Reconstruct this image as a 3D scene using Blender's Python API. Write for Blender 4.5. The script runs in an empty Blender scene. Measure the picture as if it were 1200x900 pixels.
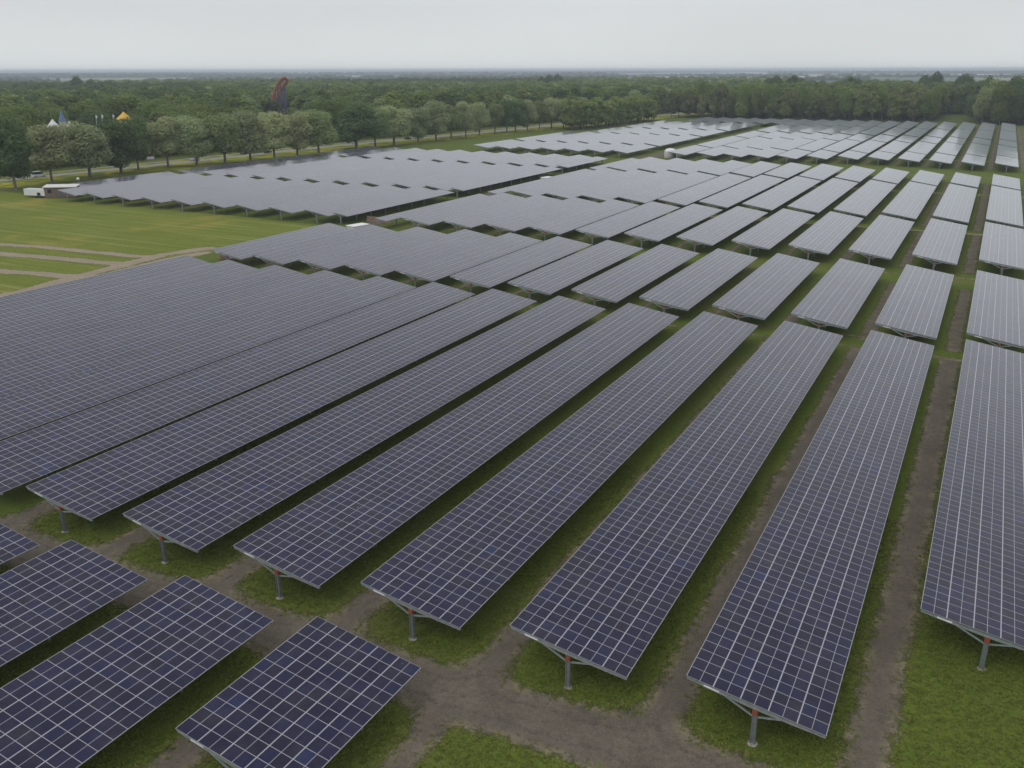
import bpy, bmesh, math, random
import numpy as np
from mathutils import Matrix, Vector

random.seed(7)
rng = np.random.default_rng(11)
scene = bpy.context.scene
COL = scene.collection

# ------------------------------------------------------------------ camera
CAM_POS = Vector((11.682, -44.4465, 37.956))
RT = Vector((0.88378436, 0.46788874, -0.00230836))
UP = Vector((-0.15399711, 0.29553318, 0.94283881))
FW = Vector((-0.44182586, 0.83291072, -0.33324112))
cam_data = bpy.data.cameras.new('camera')
cam_data.sensor_width = 36.0
cam_data.lens = 36.0 * 1041.0 / 1200.0
cam_data.clip_start = 0.5
cam_data.clip_end = 60000.0
cam = bpy.data.objects.new('camera', cam_data)
COL.objects.link(cam)
cam.matrix_world = Matrix(((RT.x, UP.x, -FW.x, CAM_POS.x),
                           (RT.y, UP.y, -FW.y, CAM_POS.y),
                           (RT.z, UP.z, -FW.z, CAM_POS.z),
                           (0, 0, 0, 1)))
scene.camera = cam

# ------------------------------------------------------------------ world, sun, exposure
SUN_EL, SUN_AZ = math.radians(52), math.radians(200)
world = bpy.data.worlds.new('World')
scene.world = world
world.use_nodes = True
wt = world.node_tree
wn, wl = wt.nodes, wt.links
bg = wn['Background']
sky = wn.new('ShaderNodeTexSky')
sky.sky_type = 'NISHITA'
sky.sun_disc = False
sky.sun_elevation = SUN_EL
sky.sun_rotation = SUN_AZ
# an even cover of thin grey cloud in front of the clear sky
tc = wn.new('ShaderNodeTexCoord')
mp = wn.new('ShaderNodeMapping')
mp.inputs['Scale'].default_value = (1.0, 1.0, 3.5)
wl.new(tc.outputs['Generated'], mp.inputs['Vector'])
cn = wn.new('ShaderNodeTexNoise')
cn.inputs['Scale'].default_value = 2.3
cn.inputs['Detail'].default_value = 5.0
cn.inputs['Roughness'].default_value = 0.5
wl.new(mp.outputs[0], cn.inputs['Vector'])
sep = wn.new('ShaderNodeSeparateXYZ')
wl.new(tc.outputs['Generated'], sep.inputs[0])
grad = wn.new('ShaderNodeValToRGB')
cr = grad.color_ramp
cr.elements[0].position = 0.0
cr.elements[0].color = (0.715, 0.748, 0.755, 1)
cr.elements[1].position = 1.0
cr.elements[1].color = (0.90, 0.90, 0.95, 1)
e = cr.elements.new(0.06); e.color = (0.675, 0.70, 0.715, 1)
e = cr.elements.new(0.2); e.color = (0.90, 0.93, 0.955, 1)
e = cr.elements.new(0.36); e.color = (0.92, 0.945, 0.97, 1)
e = cr.elements.new(0.56); e.color = (0.78, 0.80, 0.84, 1)
wl.new(sep.outputs['Z'], grad.inputs['Fac'])
cm_ = wn.new('ShaderNodeMapRange')
cm_.inputs['From Min'].default_value = 0.3
cm_.inputs['From Max'].default_value = 0.7
cm_.inputs['To Min'].default_value = 9.45
cm_.inputs['To Max'].default_value = 10.55
wl.new(cn.outputs['Fac'], cm_.inputs['Value'])
mul = wn.new('ShaderNodeMix'); mul.data_type = 'RGBA'; mul.blend_type = 'MULTIPLY'
mul.inputs['Factor'].default_value = 1.0
wl.new(grad.outputs['Color'], mul.inputs['A'])
wl.new(cm_.outputs[0], mul.inputs['B'])
mixs = wn.new('ShaderNodeMix'); mixs.data_type = 'RGBA'
mixs.inputs['Factor'].default_value = 0.94
wl.new(sky.outputs['Color'], mixs.inputs['A'])
wl.new(mul.outputs['Result'], mixs.inputs['B'])
wl.new(mixs.outputs['Result'], bg.inputs['Color'])
bg.inputs['Strength'].default_value = 0.1

sun_data = bpy.data.lights.new('sun', 'SUN')
sun_data.energy = 0.6
sun_data.angle = math.radians(25)
sun_data.color = (1.0, 0.97, 0.92)
sun = bpy.data.objects.new('sun', sun_data)
COL.objects.link(sun)
sd = Vector((math.cos(SUN_EL) * math.sin(SUN_AZ), math.cos(SUN_EL) * math.cos(SUN_AZ), math.sin(SUN_EL)))
sun.rotation_euler = sd.to_track_quat('Z', 'Y').to_euler()

scene.view_settings.view_transform = 'Standard'
scene.view_settings.look = 'None'
scene.view_settings.exposure = 0.0
scene.view_settings.gamma = 1.0
scene.view_settings.use_curve_mapping = False
scene.render.engine = 'CYCLES'
cy = scene.cycles
cy.max_bounces = 6
cy.diffuse_bounces = 3
cy.glossy_bounces = 3
cy.transmission_bounces = 2
cy.transparent_max_bounces = 10
cy.volume_bounces = 0
cy.use_denoising = True
cy.denoiser = 'OPENIMAGEDENOISE'
cy.denoising_input_passes = 'RGB_ALBEDO_NORMAL'
cy.caustics_reflective = False
cy.caustics_refractive = False

# ------------------------------------------------------------------ helpers
def tag(o, label=None, cat=None, group=None, kind=None):
    if label: o['label'] = label
    if cat: o['category'] = cat
    if group: o['group'] = group
    if kind: o['kind'] = kind
    return o

def empty(name, loc=(0, 0, 0), rz=0.0):
    o = bpy.data.objects.new(name, None)
    o.empty_display_size = 0.5
    o.location = loc
    o.rotation_euler = (0, 0, rz)
    COL.objects.link(o)
    return o

def link(name, me, parent=None, loc=None):
    o = bpy.data.objects.new(name, me)
    COL.objects.link(o)
    if parent: o.parent = parent
    if loc: o.location = loc
    return o

class MB:
    """collects boxes, bars and tubes and makes one mesh of them"""
    def __init__(self):
        self.v, self.f, self.m = [], [], []
    def add(self, vs, fs, mi=0):
        n = len(self.v)
        self.v += [tuple(p) for p in vs]
        self.f += [tuple(i + n for i in f) for f in fs]
        self.m += [mi] * len(fs)
    def box(self, x0, x1, y0, y1, z0, z1, mi=0):
        vs = [(x0, y0, z0), (x1, y0, z0), (x1, y1, z0), (x0, y1, z0), (x0, y0, z1), (x1, y0, z1), (x1, y1, z1), (x0, y1, z1)]
        self.add(vs, [(3, 2, 1, 0), (4, 5, 6, 7), (0, 1, 5, 4), (1, 2, 6, 5), (2, 3, 7, 6), (3, 0, 4, 7)], mi)
    def hexa(self, vs, mi=0):
        self.add(vs, [(3, 2, 1, 0), (4, 5, 6, 7), (0, 1, 5, 4), (1, 2, 6, 5), (2, 3, 7, 6), (3, 0, 4, 7)], mi)
    def bar(self, a, b, w, h=None, mi=0):
        """square bar from a to b"""
        h = h or w
        a, b = Vector(a), Vector(b)
        d = (b - a).normalized()
        s = d.cross(Vector((0, 0, 1)))
        if s.length < 1e-3: s = Vector((1, 0, 0))
        s.normalize()
        u = s.cross(d).normalized()
        s *= w / 2; u *= h / 2
        self.hexa([a - s - u, a + s - u, b + s - u, b - s - u, a - s + u, a + s + u, b + s + u, b - s + u], mi)
    def tube(self, pts, radii, n=8, mi=0, cap=True):
        pts = [Vector(p) for p in pts]
        base = len(self.v)
        for i, p in enumerate(pts):
            d = (pts[min(i + 1, len(pts) - 1)] - pts[max(i - 1, 0)]).normalized()
            s = d.cross(Vector((0.13, 0.97, 0.2))).normalized()
            u = d.cross(s)
            for k in range(n):
                a = 2 * math.pi * k / n
                self.v.append(tuple(p + (s * math.cos(a) + u * math.sin(a)) * radii[i]))
        for i in range(len(pts) - 1):
            for k in range(n):
                k2 = (k + 1) % n
                self.f.append((base + i * n + k, base + i * n + k2, base + (i + 1) * n + k2, base + (i + 1) * n + k)); self.m.append(mi)
        if cap:
            self.f.append(tuple(base + k for k in range(n))[::-1]); self.m.append(mi)
            self.f.append(tuple(base + (len(pts) - 1) * n + k for k in range(n))); self.m.append(mi)
    def lathe(self, prof, n=24, c=(0, 0), mi=0):
        base = len(self.v)
        for r, z in prof:
            for k in range(n):
                a = 2 * math.pi * k / n
                self.v.append((c[0] + r * math.cos(a), c[1] + r * math.sin(a), z))
        for i in range(len(prof) - 1):
            for k in range(n):
                k2 = (k + 1) % n
                self.f.append((base + i * n + k, base + i * n + k2, base + (i + 1) * n + k2, base + (i + 1) * n + k)); self.m.append(mi)
    def mesh(self, name, mats, smooth=False):
        me = bpy.data.meshes.new(name)
        me.from_pydata(self.v, [], self.f)
        for m in (mats if isinstance(mats, (list, tuple)) else [mats]): me.materials.append(m)
        me.polygons.foreach_set('material_index', self.m)
        if smooth: me.polygons.foreach_set('use_smooth', [True] * len(self.f))
        me.update()
        return me
    def build(self, name, mats, parent=None, smooth=False, bevel=0):
        o = link(name, self.mesh(name, mats, smooth), parent)
        if bevel:
            b = o.modifiers.new('bevel', 'BEVEL'); b.width = bevel; b.segments = 2; b.limit_method = 'ANGLE'
        return o

class N:
    """tiny node-graph helper"""
    def __init__(self, name):
        self.mat = bpy.data.materials.new(name)
        self.mat.use_nodes = True
        self.t = self.mat.node_tree
        self.b = self.t.nodes['Principled BSDF']
        self.out = self.t.nodes['Material Output']
    def new(self, kind, **kw):
        n = self.t.nodes.new(kind)
        for k, v in kw.items(): setattr(n, k, v)
        return n
    def lk(self, a, b):
        self.t.links.new(a, b)
    def _in(self, sock, v):
        if hasattr(v, 'links'): self.lk(v, sock)
        else: sock.default_value = v
    def math(self, op, a, b=0.0, c=None, clamp=False):
        n = self.new('ShaderNodeMath', operation=op, use_clamp=clamp)
        self._in(n.inputs[0], a); self._in(n.inputs[1], b)
        if c is not None: self._in(n.inputs[2], c)
        return n.outputs[0]
    def mix(self, f, a, b, blend='MIX'):
        n = self.new('ShaderNodeMix', data_type='RGBA', blend_type=blend)
        self._in(n.inputs['Factor'], f)
        self._in(n.inputs['A'], (*a, 1) if isinstance(a, tuple) and len(a) == 3 else a)
        self._in(n.inputs['B'], (*b, 1) if isinstance(b, tuple) and len(b) == 3 else b)
        return n.outputs['Result']
    def noise(self, vec, scale, detail=3, rough=0.55, out='Fac', dist=0.0):
        n = self.new('ShaderNodeTexNoise')
        if vec is not None: self.lk(vec, n.inputs['Vector'])
        n.inputs['Scale'].default_value = scale
        n.inputs['Detail'].default_value = detail
        n.inputs['Roughness'].default_value = rough
        n.inputs['Distortion'].default_value = dist
        return n.outputs[out]
    def rng(self, v, a, b, c=0.0, d=1.0, smooth=False):
        n = self.new('ShaderNodeMapRange')
        if smooth: n.interpolation_type = 'SMOOTHSTEP'
        self._in(n.inputs['Value'], v)
        for k, x in zip(('From Min', 'From Max', 'To Min', 'To Max'), (a, b, c, d)): self._in(n.inputs[k], x)
        return n.outputs[0]
    def pos(self):
        return self.new('ShaderNodeNewGeometry').outputs['Position']
    def bump(self, h, strength, dist):
        n = self.new('ShaderNodeBump')
        self._in(n.inputs['Height'], h)
        n.inputs['Strength'].default_value = strength
        n.inputs['Distance'].default_value = dist
        self.lk(n.outputs[0], self.b.inputs['Normal'])
    def set(self, **kw):
        for k, v in kw.items():
            k = k.replace('_', ' ')
            self._in(self.b.inputs[k], (*v, 1) if isinstance(v, tuple) and len(v) == 3 else v)
        return self

def paint(name, col, rough=0.5, metal=0.0, var=0.12, scale=2.0):
    n = N(name)
    nz = n.noise(n.pos(), scale, 4)
    dark = tuple(c * (1 - var) for c in col); lite = tuple(min(1, c * (1 + var)) for c in col)
    n.set(Base_Color=n.mix(n.rng(nz, 0.3, 0.7), dark, lite), Roughness=rough, Metallic=metal)
    return n.mat

# ------------------------------------------------------------------ materials
def panel_material():
    n = N('solar_glass')
    uv = n.new('ShaderNodeUVMap'); uv.uv_map = 'modules'
    s = n.new('ShaderNodeSeparateXYZ'); n.lk(uv.outputs[0], s.inputs[0])
    u, v = s.outputs[0], s.outputs[1]
    def near(x, size):
        r = n.math('ROUND', x)
        return n.math('MULTIPLY', n.math('ABSOLUTE', n.math('SUBTRACT', x, r)), size)
    d_mid = near(u, 0.835)
    d_join = near(n.math('MULTIPLY', u, 0.5), 1.67)
    d_v = near(v, 1.0)
    line = n.math('MAXIMUM', n.math('MAXIMUM', n.math('LESS_THAN', d_join, 0.036), n.math('LESS_THAN', d_mid, 0.016)), n.math('LESS_THAN', d_v, 0.019))
    cmb = n.new('ShaderNodeCombineXYZ')
    n.lk(n.math('FLOOR', n.math('MULTIPLY', u, 0.5)), cmb.inputs[0])
    n.lk(n.math('FLOOR', v), cmb.inputs[1])
    oi = n.new('ShaderNodeObjectInfo')
    n.lk(n.math('MULTIPLY', oi.outputs['Random'], 71.0), cmb.inputs[2])
    wnz = n.new('ShaderNodeTexWhiteNoise'); wnz.noise_dimensions = '3D'
    n.lk(cmb.outputs[0], wnz.inputs['Vector'])
    r = wnz.outputs['Value']
    # half-module tint on top of the module tint
    c2 = n.new('ShaderNodeCombineXYZ')
    n.lk(n.math('FLOOR', u), c2.inputs[0]); n.lk(n.math('FLOOR', v), c2.inputs[1]); n.lk(n.math('MULTIPLY', oi.outputs['Random'], 33.0), c2.inputs[2])
    w2 = n.new('ShaderNodeTexWhiteNoise'); n.lk(c2.outputs[0], w2.inputs['Vector'])
    navy = n.mix(n.rng(r, 0.0, 1.0), (0.0030, 0.0040, 0.030), (0.0075, 0.0055, 0.024))
    cell = n.mix(n.rng(w2.outputs['Value'], 0.55, 1.0), navy, (0.006, 0.008, 0.044))
    cell = n.mix(n.math('GREATER_THAN', w2.outputs['Value'], 0.992), cell, (0.006, 0.012, 0.062))
    col = n.mix(line, cell, (0.34, 0.34, 0.36))
    dust = n.noise(n.pos(), 0.35, 4)
    film = n.noise(n.pos(), 0.55, 5, 0.65)
    col = n.mix(n.rng(film, 0.45, 0.75, 0.0, 0.055), col, (0.30, 0.29, 0.28))
    spot = n.noise(n.pos(), 2.6, 2, 0.5)
    col = n.mix(n.rng(spot, 0.795, 0.81, 0, 0.5), col, (0.45, 0.45, 0.44))
    n.set(Base_Color=col, Roughness=n.rng(dust, 0.3, 0.7, 0.065, 0.10), IOR=1.37)
    n.b.inputs['Sheen Weight'].default_value = 0.85
    n.b.inputs['Sheen Roughness'].default_value = 0.185
    n.b.inputs['Sheen Tint'].default_value = (0.90, 0.95, 1.0, 1)
    n.b.inputs['Specular IOR Level'].default_value = 0.5
    # each module sits a hair out of true: tilt its normal a little
    g = n.new('ShaderNodeNewGeometry')
    vm = n.new('ShaderNodeVectorMath', operation='SUBTRACT')
    n.lk(wnz.outputs['Color'], vm.inputs[0]); vm.inputs[1].default_value = (0.5, 0.5, 0.5)
    vs = n.new('ShaderNodeVectorMath', operation='SCALE'); n.lk(vm.outputs[0], vs.inputs[0]); vs.inputs['Scale'].default_value = 0.008
    wv = n.noise(n.pos(), 0.12, 2, out='Color')
    wv0 = n.new('ShaderNodeVectorMath', operation='SUBTRACT'); n.lk(wv, wv0.inputs[0]); wv0.inputs[1].default_value = (0.5, 0.5, 0.5)
    ws = n.new('ShaderNodeVectorMath', operation='SCALE'); n.lk(wv0.outputs[0], ws.inputs[0]); ws.inputs['Scale'].default_value = 0.02
    va = n.new('ShaderNodeVectorMath', operation='ADD'); n.lk(vs.outputs[0], va.inputs[0]); n.lk(ws.outputs[0], va.inputs[1])
    vb = n.new('ShaderNodeVectorMath', operation='ADD'); n.lk(g.outputs['Normal'], vb.inputs[0]); n.lk(va.outputs[0], vb.inputs[1])
    vn = n.new('ShaderNodeVectorMath', operation='NORMALIZE'); n.lk(vb.outputs[0], vn.inputs[0])
    n.lk(vn.outputs[0], n.b.inputs['Normal'])
    return n.mat

M = {}
M['panel'] = panel_material()
M['frame_edge'] = paint('aluminium_edge', (0.42, 0.43, 0.45), 0.4, 0.6)
M['backsheet'] = paint('backsheet', (0.10, 0.10, 0.105), 0.7)
M['galv'] = paint('galvanised_steel', (0.22, 0.245, 0.25), 0.5, 0.35, 0.18, 3.0)
M['galv_light'] = paint('galvanised_beam', (0.30, 0.34, 0.335), 0.5, 0.3, 0.18, 3.0)
M['plate'] = paint('white_plate', (0.75, 0.76, 0.76), 0.45)
M['orange'] = paint('orange_tape', (0.27, 0.065, 0.035), 0.6)
M['concrete'] = paint('concrete', (0.32, 0.30, 0.27), 0.9)
M['white'] = paint('white_paint', (0.68, 0.69, 0.69), 0.4, 0, 0.05)
M['tarp'] = paint('white_tarpaulin', (0.62, 0.58, 0.57), 0.6, 0, 0.2, 1.3)
M['dark'] = paint('dark_rubber', (0.02, 0.02, 0.022), 0.6)
M['window'] = N('window_glass').set(Base_Color=(0.02, 0.025, 0.03), Roughness=0.08).mat
M['brown_wall'] = paint('brown_boards', (0.16, 0.115, 0.10), 0.8)
M['grey_wall'] = paint('grey_boards', (0.12, 0.13, 0.13), 0.8)
M['pale_roof'] = paint('pale_roof', (0.62, 0.60, 0.58), 0.6)
M['wood'] = paint('pallet_wood', (0.34, 0.22, 0.18), 0.85, 0, 0.3)
M['red'] = paint('red_canvas', (0.5, 0.06, 0.05), 0.7)
M['yellow'] = paint('yellow_canvas', (0.80, 0.50, 0.06), 0.7)
M['yellow_paint'] = paint('yellow_paint', (0.75, 0.55, 0.06), 0.5)
M['coaster'] = paint('orange_steel', (0.36, 0.10, 0.06), 0.5)
M['purple'] = paint('purple_steel', (0.10, 0.085, 0.17), 0.5)
M['blue_roof'] = paint('blue_slate', (0.10, 0.16, 0.30), 0.6)
M['cream'] = paint('cream_wall', (0.60, 0.54, 0.50), 0.8)
M['silver'] = paint('silver_paint', (0.5, 0.52, 0.54), 0.3, 0.5)
M['blackpaint'] = paint('black_paint', (0.015, 0.015, 0.018), 0.3)
M['bark'] = paint('bark', (0.15, 0.13, 0.11), 0.95, 0, 0.4, 1.0)

def grass_material(name, cols, yellow=None, big=0.03, bump=0.35):
    n = N(name)
    p = n.pos()
    a = n.noise(p, 0.09, 5, 0.6)
    b = n.noise(p, 1.1, 5, 0.65)
    c = n.noise(p, 7.0, 3, 0.6)
    col = n.mix(n.rng(a, 0.35, 0.65), cols[0], cols[1])
    col = n.mix(n.rng(b, 0.40, 0.68), col, cols[2])
    col = n.mix(n.rng(c, 0.42, 0.7, 0, 0.7), col, cols[3])
    f_ = n.noise(p, 3.2, 6, 0.75)
    col = n.mix(n.rng(f_, 0.50, 0.34, 0, 0.65), col, tuple(q * .45 for q in cols[2]))
    if yellow:
        y = n.noise(p, big, 4, 0.6, dist=1.0)
        col = n.mix(n.rng(y, yellow[2] if len(yellow) > 2 else 0.54, 0.66, 0, yellow[1]), col, yellow[0])
    n.set(Base_Color=col, Roughness=0.95)
    n.b.inputs['Specular IOR Level'].default_value = 0.15
    h = n.math('ADD', n.math('MULTIPLY', b, 0.6), n.math('MULTIPLY', c, 0.4))
    n.bump(h, bump, 0.25)
    return n

# grass ground; far off it breaks up into pale fields
gn = grass_material('grass_ground', [(0.080, 0.120, 0.012), (0.108, 0.145, 0.016), (0.060, 0.098, 0.009), (0.140, 0.158, 0.034)], ((0.135, 0.12, 0.05), 0.5))
p = gn.pos()
dist = gn.new('ShaderNodeVectorMath', operation='LENGTH'); gn.lk(p, dist.inputs[0])
vor = gn.new('ShaderNodeTexVoronoi'); vor.inputs['Scale'].default_value = 0.0011
st = gn.new('ShaderNodeMapping'); st.inputs['Scale'].default_value = (1.0, 0.45, 1.0); st.inputs['Rotation'].default_value = (0, 0, 0.5)
gn.lk(p, st.inputs['Vector']); gn.lk(st.outputs[0], vor.inputs['Vector'])
ramp = gn.new('ShaderNodeValToRGB'); ramp.color_ramp.interpolation = 'CONSTANT'
ramp.color_ramp.elements[0].color = (0.09, 0.12, 0.03, 1)
ramp.color_ramp.elements[1].position = 0.3; ramp.color_ramp.elements[1].color = (0.45, 0.43, 0.28, 1)
for pos_, c_ in ((0.5, (0.07, 0.11, 0.03, 1)), (0.62, (0.6, 0.57, 0.45, 1)), (0.8, (0.2, 0.22, 0.08, 1))):
    e = ramp.color_ramp.elements.new(pos_); e.color = c_
sx = gn.new('ShaderNodeSeparateColor'); gn.lk(vor.outputs['Color'], sx.inputs[0]); gn.lk(sx.outputs[0], ramp.inputs['Fac'])
old = gn.b.inputs['Base Color'].links[0].from_socket
gn.lk(gn.mix(gn.rng(dist.outputs['Value'], 1700, 2100), old, ramp.outputs['Color']), gn.b.inputs['Base Color'])
M['grass'] = gn.mat
mn = grass_material('meadow_grass', [(0.125, 0.165, 0.016), (0.165, 0.195, 0.022), (0.105, 0.145, 0.014), (0.205, 0.215, 0.045)], ((0.27, 0.225, 0.04), 0.6), 0.035)
mm = mn.new('ShaderNodeMapping'); mm.inputs['Rotation'].default_value = (0, 0, -0.02); mm.inputs['Scale'].default_value = (0.02, 0.55, 1)
mn.lk(mn.pos(), mm.inputs['Vector'])
mo = mn.b.inputs['Base Color'].links[0].from_socket
mow = mn.noise(mm.outputs[0], 1.0, 3, 0.6)
mo = mn.mix(mn.rng(mow, 0.56, 0.66, 0, 0.6), mo, (0.24, 0.25, 0.075))
mn.lk(mn.mix(mn.rng(mow, 0.44, 0.36, 0, 0.5), mo, (0.085, 0.125, 0.012)), mn.b.inputs['Base Color'])
M['meadow'] = mn.mat
M['verge'] = grass_material('verge_grass', [(0.06, 0.10, 0.012), (0.10, 0.13, 0.015), (0.17, 0.18, 0.012), (0.12, 0.14, 0.02)], ((0.34, 0.32, 0.012), 0.9, 0.44), 0.09).mat

def dirt_material(name, cols, amp=1.2):
    n = N(name)
    p = n.pos()
    at = n.new('ShaderNodeAttribute'); at.attribute_name = 'inside'
    a = n.noise(p, 0.25, 5, 0.65)
    b = n.noise(p, 2.2, 6, 0.7)
    c = n.noise(p, 14.0, 3, 0.6)
    mp = n.new('ShaderNodeMapping'); mp.inputs['Scale'].default_value = (1.6, 0.12, 1); n.lk(p, mp.inputs['Vector'])
    rut = n.noise(mp.outputs[0], 1.0, 4, 0.6)
    col = n.mix(n.rng(a, 0.35, 0.65), cols[0], cols[1])
    col = n.mix(n.rng(b, 0.45, 0.75, 0, 0.8), col, cols[2])
    col = n.mix(n.rng(rut, 0.5, 0.7, 0, 0.45), col, cols[0])
    # wheel ruts follow the edge of the track
    dd = n.math('ADD', at.outputs['Fac'], n.math('MULTIPLY', n.math('SUBTRACT', a, 0.5), 1.1))
    wv = n.math('SINE', n.math('MULTIPLY', dd, 5.2))
    col = n.mix(n.rng(n.math('MULTIPLY', wv, n.rng(b, 0.3, 0.6)), 0.15, 0.9, 0, 0.55), col, cols[2])
    peb = n.noise(p, 6.0, 6, 0.8)
    col = n.mix(n.rng(peb, 0.56, 0.72, 0, 0.8), col, cols[3])
    col = n.mix(n.rng(peb, 0.44, 0.30, 0, 0.7), col, cols[2])
    col = n.mix(n.rng(c, 0.5, 0.8, 0, 0.6), col, cols[3])
    # straw-coloured trampled rim where the track meets the grass
    rim = n.rng(at.outputs['Fac'], 0.0, 0.9, 1.0, 0.0)
    rimn = n.math('MULTIPLY', rim, n.rng(n.noise(p, 0.45, 4, 0.6), 0.42, 0.62))
    col = n.mix(rimn, col, cols[3])
    tuft = n.math('GREATER_THAN', n.noise(p, 1.7, 5, 0.7), n.rng(at.outputs['Fac'], -0.2, 1.5, 0.44, 0.72))
    col = n.mix(n.math('MULTIPLY', tuft, 0.75), col, (0.07, 0.085, 0.018))
    n.set(Base_Color=col, Roughness=0.95)
    n.b.inputs['Specular IOR Level'].default_value = 0.15
    n.bump(n.math('ADD', b, n.math('MULTIPLY', c, 0.5)), 0.4, 0.12)
    edge = n.math('ADD', at.outputs['Fac'], n.math('MULTIPLY', n.math('SUBTRACT', n.math('MULTIPLY', n.math('ADD', n.noise(p, 0.8, 4, 0.6), n.noise(p, 5.0, 4, 0.7)), 0.5), 0.5), amp * 2.2))
    n._in(n.b.inputs['Alpha'], n.rng(edge, -0.12, 0.25))
    return n.mat
M['dirt'] = dirt_material('track_dirt', [(0.098, 0.083, 0.067), (0.158, 0.134, 0.106), (0.062, 0.054, 0.046), (0.270, 0.230, 0.145)])
M['sand'] = dirt_material('sandy_track_dirt', [(0.27, 0.225, 0.16), (0.33, 0.275, 0.20), (0.21, 0.175, 0.125), (0.36, 0.32, 0.21)], 1.4)
M['pale'] = dirt_material('pale_cross_path', [(0.26, 0.215, 0.15), (0.30, 0.25, 0.17), (0.22, 0.18, 0.12), (0.30, 0.27, 0.16)], 0.7)

def leaf_material(name, dark, lite, alt):
    n = N(name)
    g = n.new('ShaderNodeNewGeometry')
    oi = n.new('ShaderNodeObjectInfo')
    tcn = n.new('ShaderNodeTexCoord')
    clump = n.noise(tcn.outputs['Object'], 0.45, 3, 0.6)
    c = n.mix(n.rng(clump, 0.36, 0.64), dark, lite)
    c = n.mix(n.rng(g.outputs['Random Per Island'], 0.0, 1.0, 0.0, 0.6), c, alt)
    hs = n.new('ShaderNodeHueSaturation')
    n.lk(n.rng(oi.outputs['Random'], 0, 1, 0.485, 0.515), hs.inputs['Hue'])
    wn_ = n.new('ShaderNodeTexWhiteNoise'); wn_.noise_dimensions = '1D'
    n.lk(n.math('MULTIPLY', oi.outputs['Random'], 913.0), wn_.inputs['W'])
    n.lk(n.rng(wn_.outputs['Value'], 0, 1, 0.80, 1.20), hs.inputs['Value'])
    hs.inputs['Saturation'].default_value = 0.95
    n.lk(c, hs.inputs['Color'])
    n.set(Base_Color=hs.outputs[0], Roughness=0.7)
    n.b.inputs['Specular IOR Level'].default_value = 0.25
    tr = n.new('ShaderNodeBsdfTranslucent'); n.lk(hs.outputs[0], tr.inputs['Color'])
    ms = n.new('ShaderNodeMixShader'); ms.inputs[0].default_value = 0.42
    n.lk(n.b.outputs[0], ms.inputs[1]); n.lk(tr.outputs[0], ms.inputs[2]); n.lk(ms.outputs[0], n.out.inputs['Surface'])
    return n.mat
M['leaf_pale'] = leaf_material('willow_leaves', (0.25, 0.315, 0.115), (0.40, 0.46, 0.21), (0.46, 0.51, 0.28))
M['leaf_fresh'] = leaf_material('fresh_leaves', (0.15, 0.215, 0.045), (0.24, 0.325, 0.07), (0.30, 0.36, 0.10))
M['leaf_row_dark'] = leaf_material('maple_leaves', (0.085, 0.140, 0.045), (0.150, 0.220, 0.070), (0.19, 0.26, 0.09))
M['leaf_mid'] = leaf_material('poplar_leaves', (0.19, 0.26, 0.075), (0.31, 0.38, 0.14), (0.37, 0.42, 0.18))
M['leaf_dark'] = leaf_material('oak_leaves', (0.066, 0.112, 0.030), (0.118, 0.178, 0.044), (0.155, 0.21, 0.06))
M['leaf_wood'] = leaf_material('wood_leaves', (0.105, 0.165, 0.026), (0.185, 0.255, 0.044), (0.24, 0.29, 0.066))
M['leaf_brown'] = leaf_material('alder_leaves', (0.13, 0.17, 0.045), (0.21, 0.25, 0.07), (0.26, 0.275, 0.095))

# asphalt
an = N('asphalt')
nz = an.noise(an.pos(), 0.8, 5)
an.set(Base_Color=an.mix(an.rng(nz, 0.3, 0.7), (0.20, 0.20, 0.195), (0.27, 0.265, 0.255)), Roughness=0.75)
M['asphalt'] = an.mat

# ------------------------------------------------------------------ ground
def big_ground():
    mb = MB()
    R = 26000.0
    mb.add([(-R, -R, 0), (R, -R, 0), (R, R, 0), (-R, R, 0)], [(0, 1, 2, 3)])
    o = mb.build('ground', M['grass'])
    tag(o, kind='structure')
big_ground()

P = 11.8918
WC, ZL, TILT = 8.2615, 2.2274, 0.14572
TT = math.tan(TILT)
ZH = ZL + WC * TT
SK = 0.03227
AXK = [(-11, -10.72), (-10, -9.82), (-9, -8.86), (-8, -7.9), (-7, -6.94), (-6, -5.97), (-5, -5.0), (2, 2.0)]
def ax(r):
    return float(np.interp(r, [k[0] for k in AXK], [k[1] for k in AXK])) * P

def smin(a, b, k):
    h = np.clip(0.5 + 0.5 * (b - a) / k, 0, 1)
    return b * (1 - h) + a * h - k * h * (1 - h)
def smax(a, b, k):
    return -smin(-a, -b, k)

def wob(x, y, s, seed):
    return (np.sin(x * s * 1.3 + seed) * np.cos(y * s * 1.7 + seed * 2.1) + 0.6 * np.sin((x + 1.4 * y) * s * 2.3 + seed * 3.3)) * 0.6

def strip_y(x, y, xc, hw, y0, y1):
    return smin(hw - np.abs(x - xc), np.minimum(y - y0, y1 - y), 1.0)
def strip_x(x, y, yc, hw, x0, x1):
    return smin(hw - np.abs(y - yc), np.minimum(x - x0, x1 - x), 1.0)
def seg(x, y, pts, hw):
    best = np.full_like(x, -1e9)
    for (ax_, ay), (bx, by) in zip(pts[:-1], pts[1:]):
        dx, dy = bx - ax_, by - ay
        t = np.clip(((x - ax_) * dx + (y - ay) * dy) / (dx * dx + dy * dy), 0, 1)
        d = np.hypot(x - ax_ - t * dx, y - ay - t * dy)
        best = np.maximum(best, hw - d)
    return best

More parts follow.
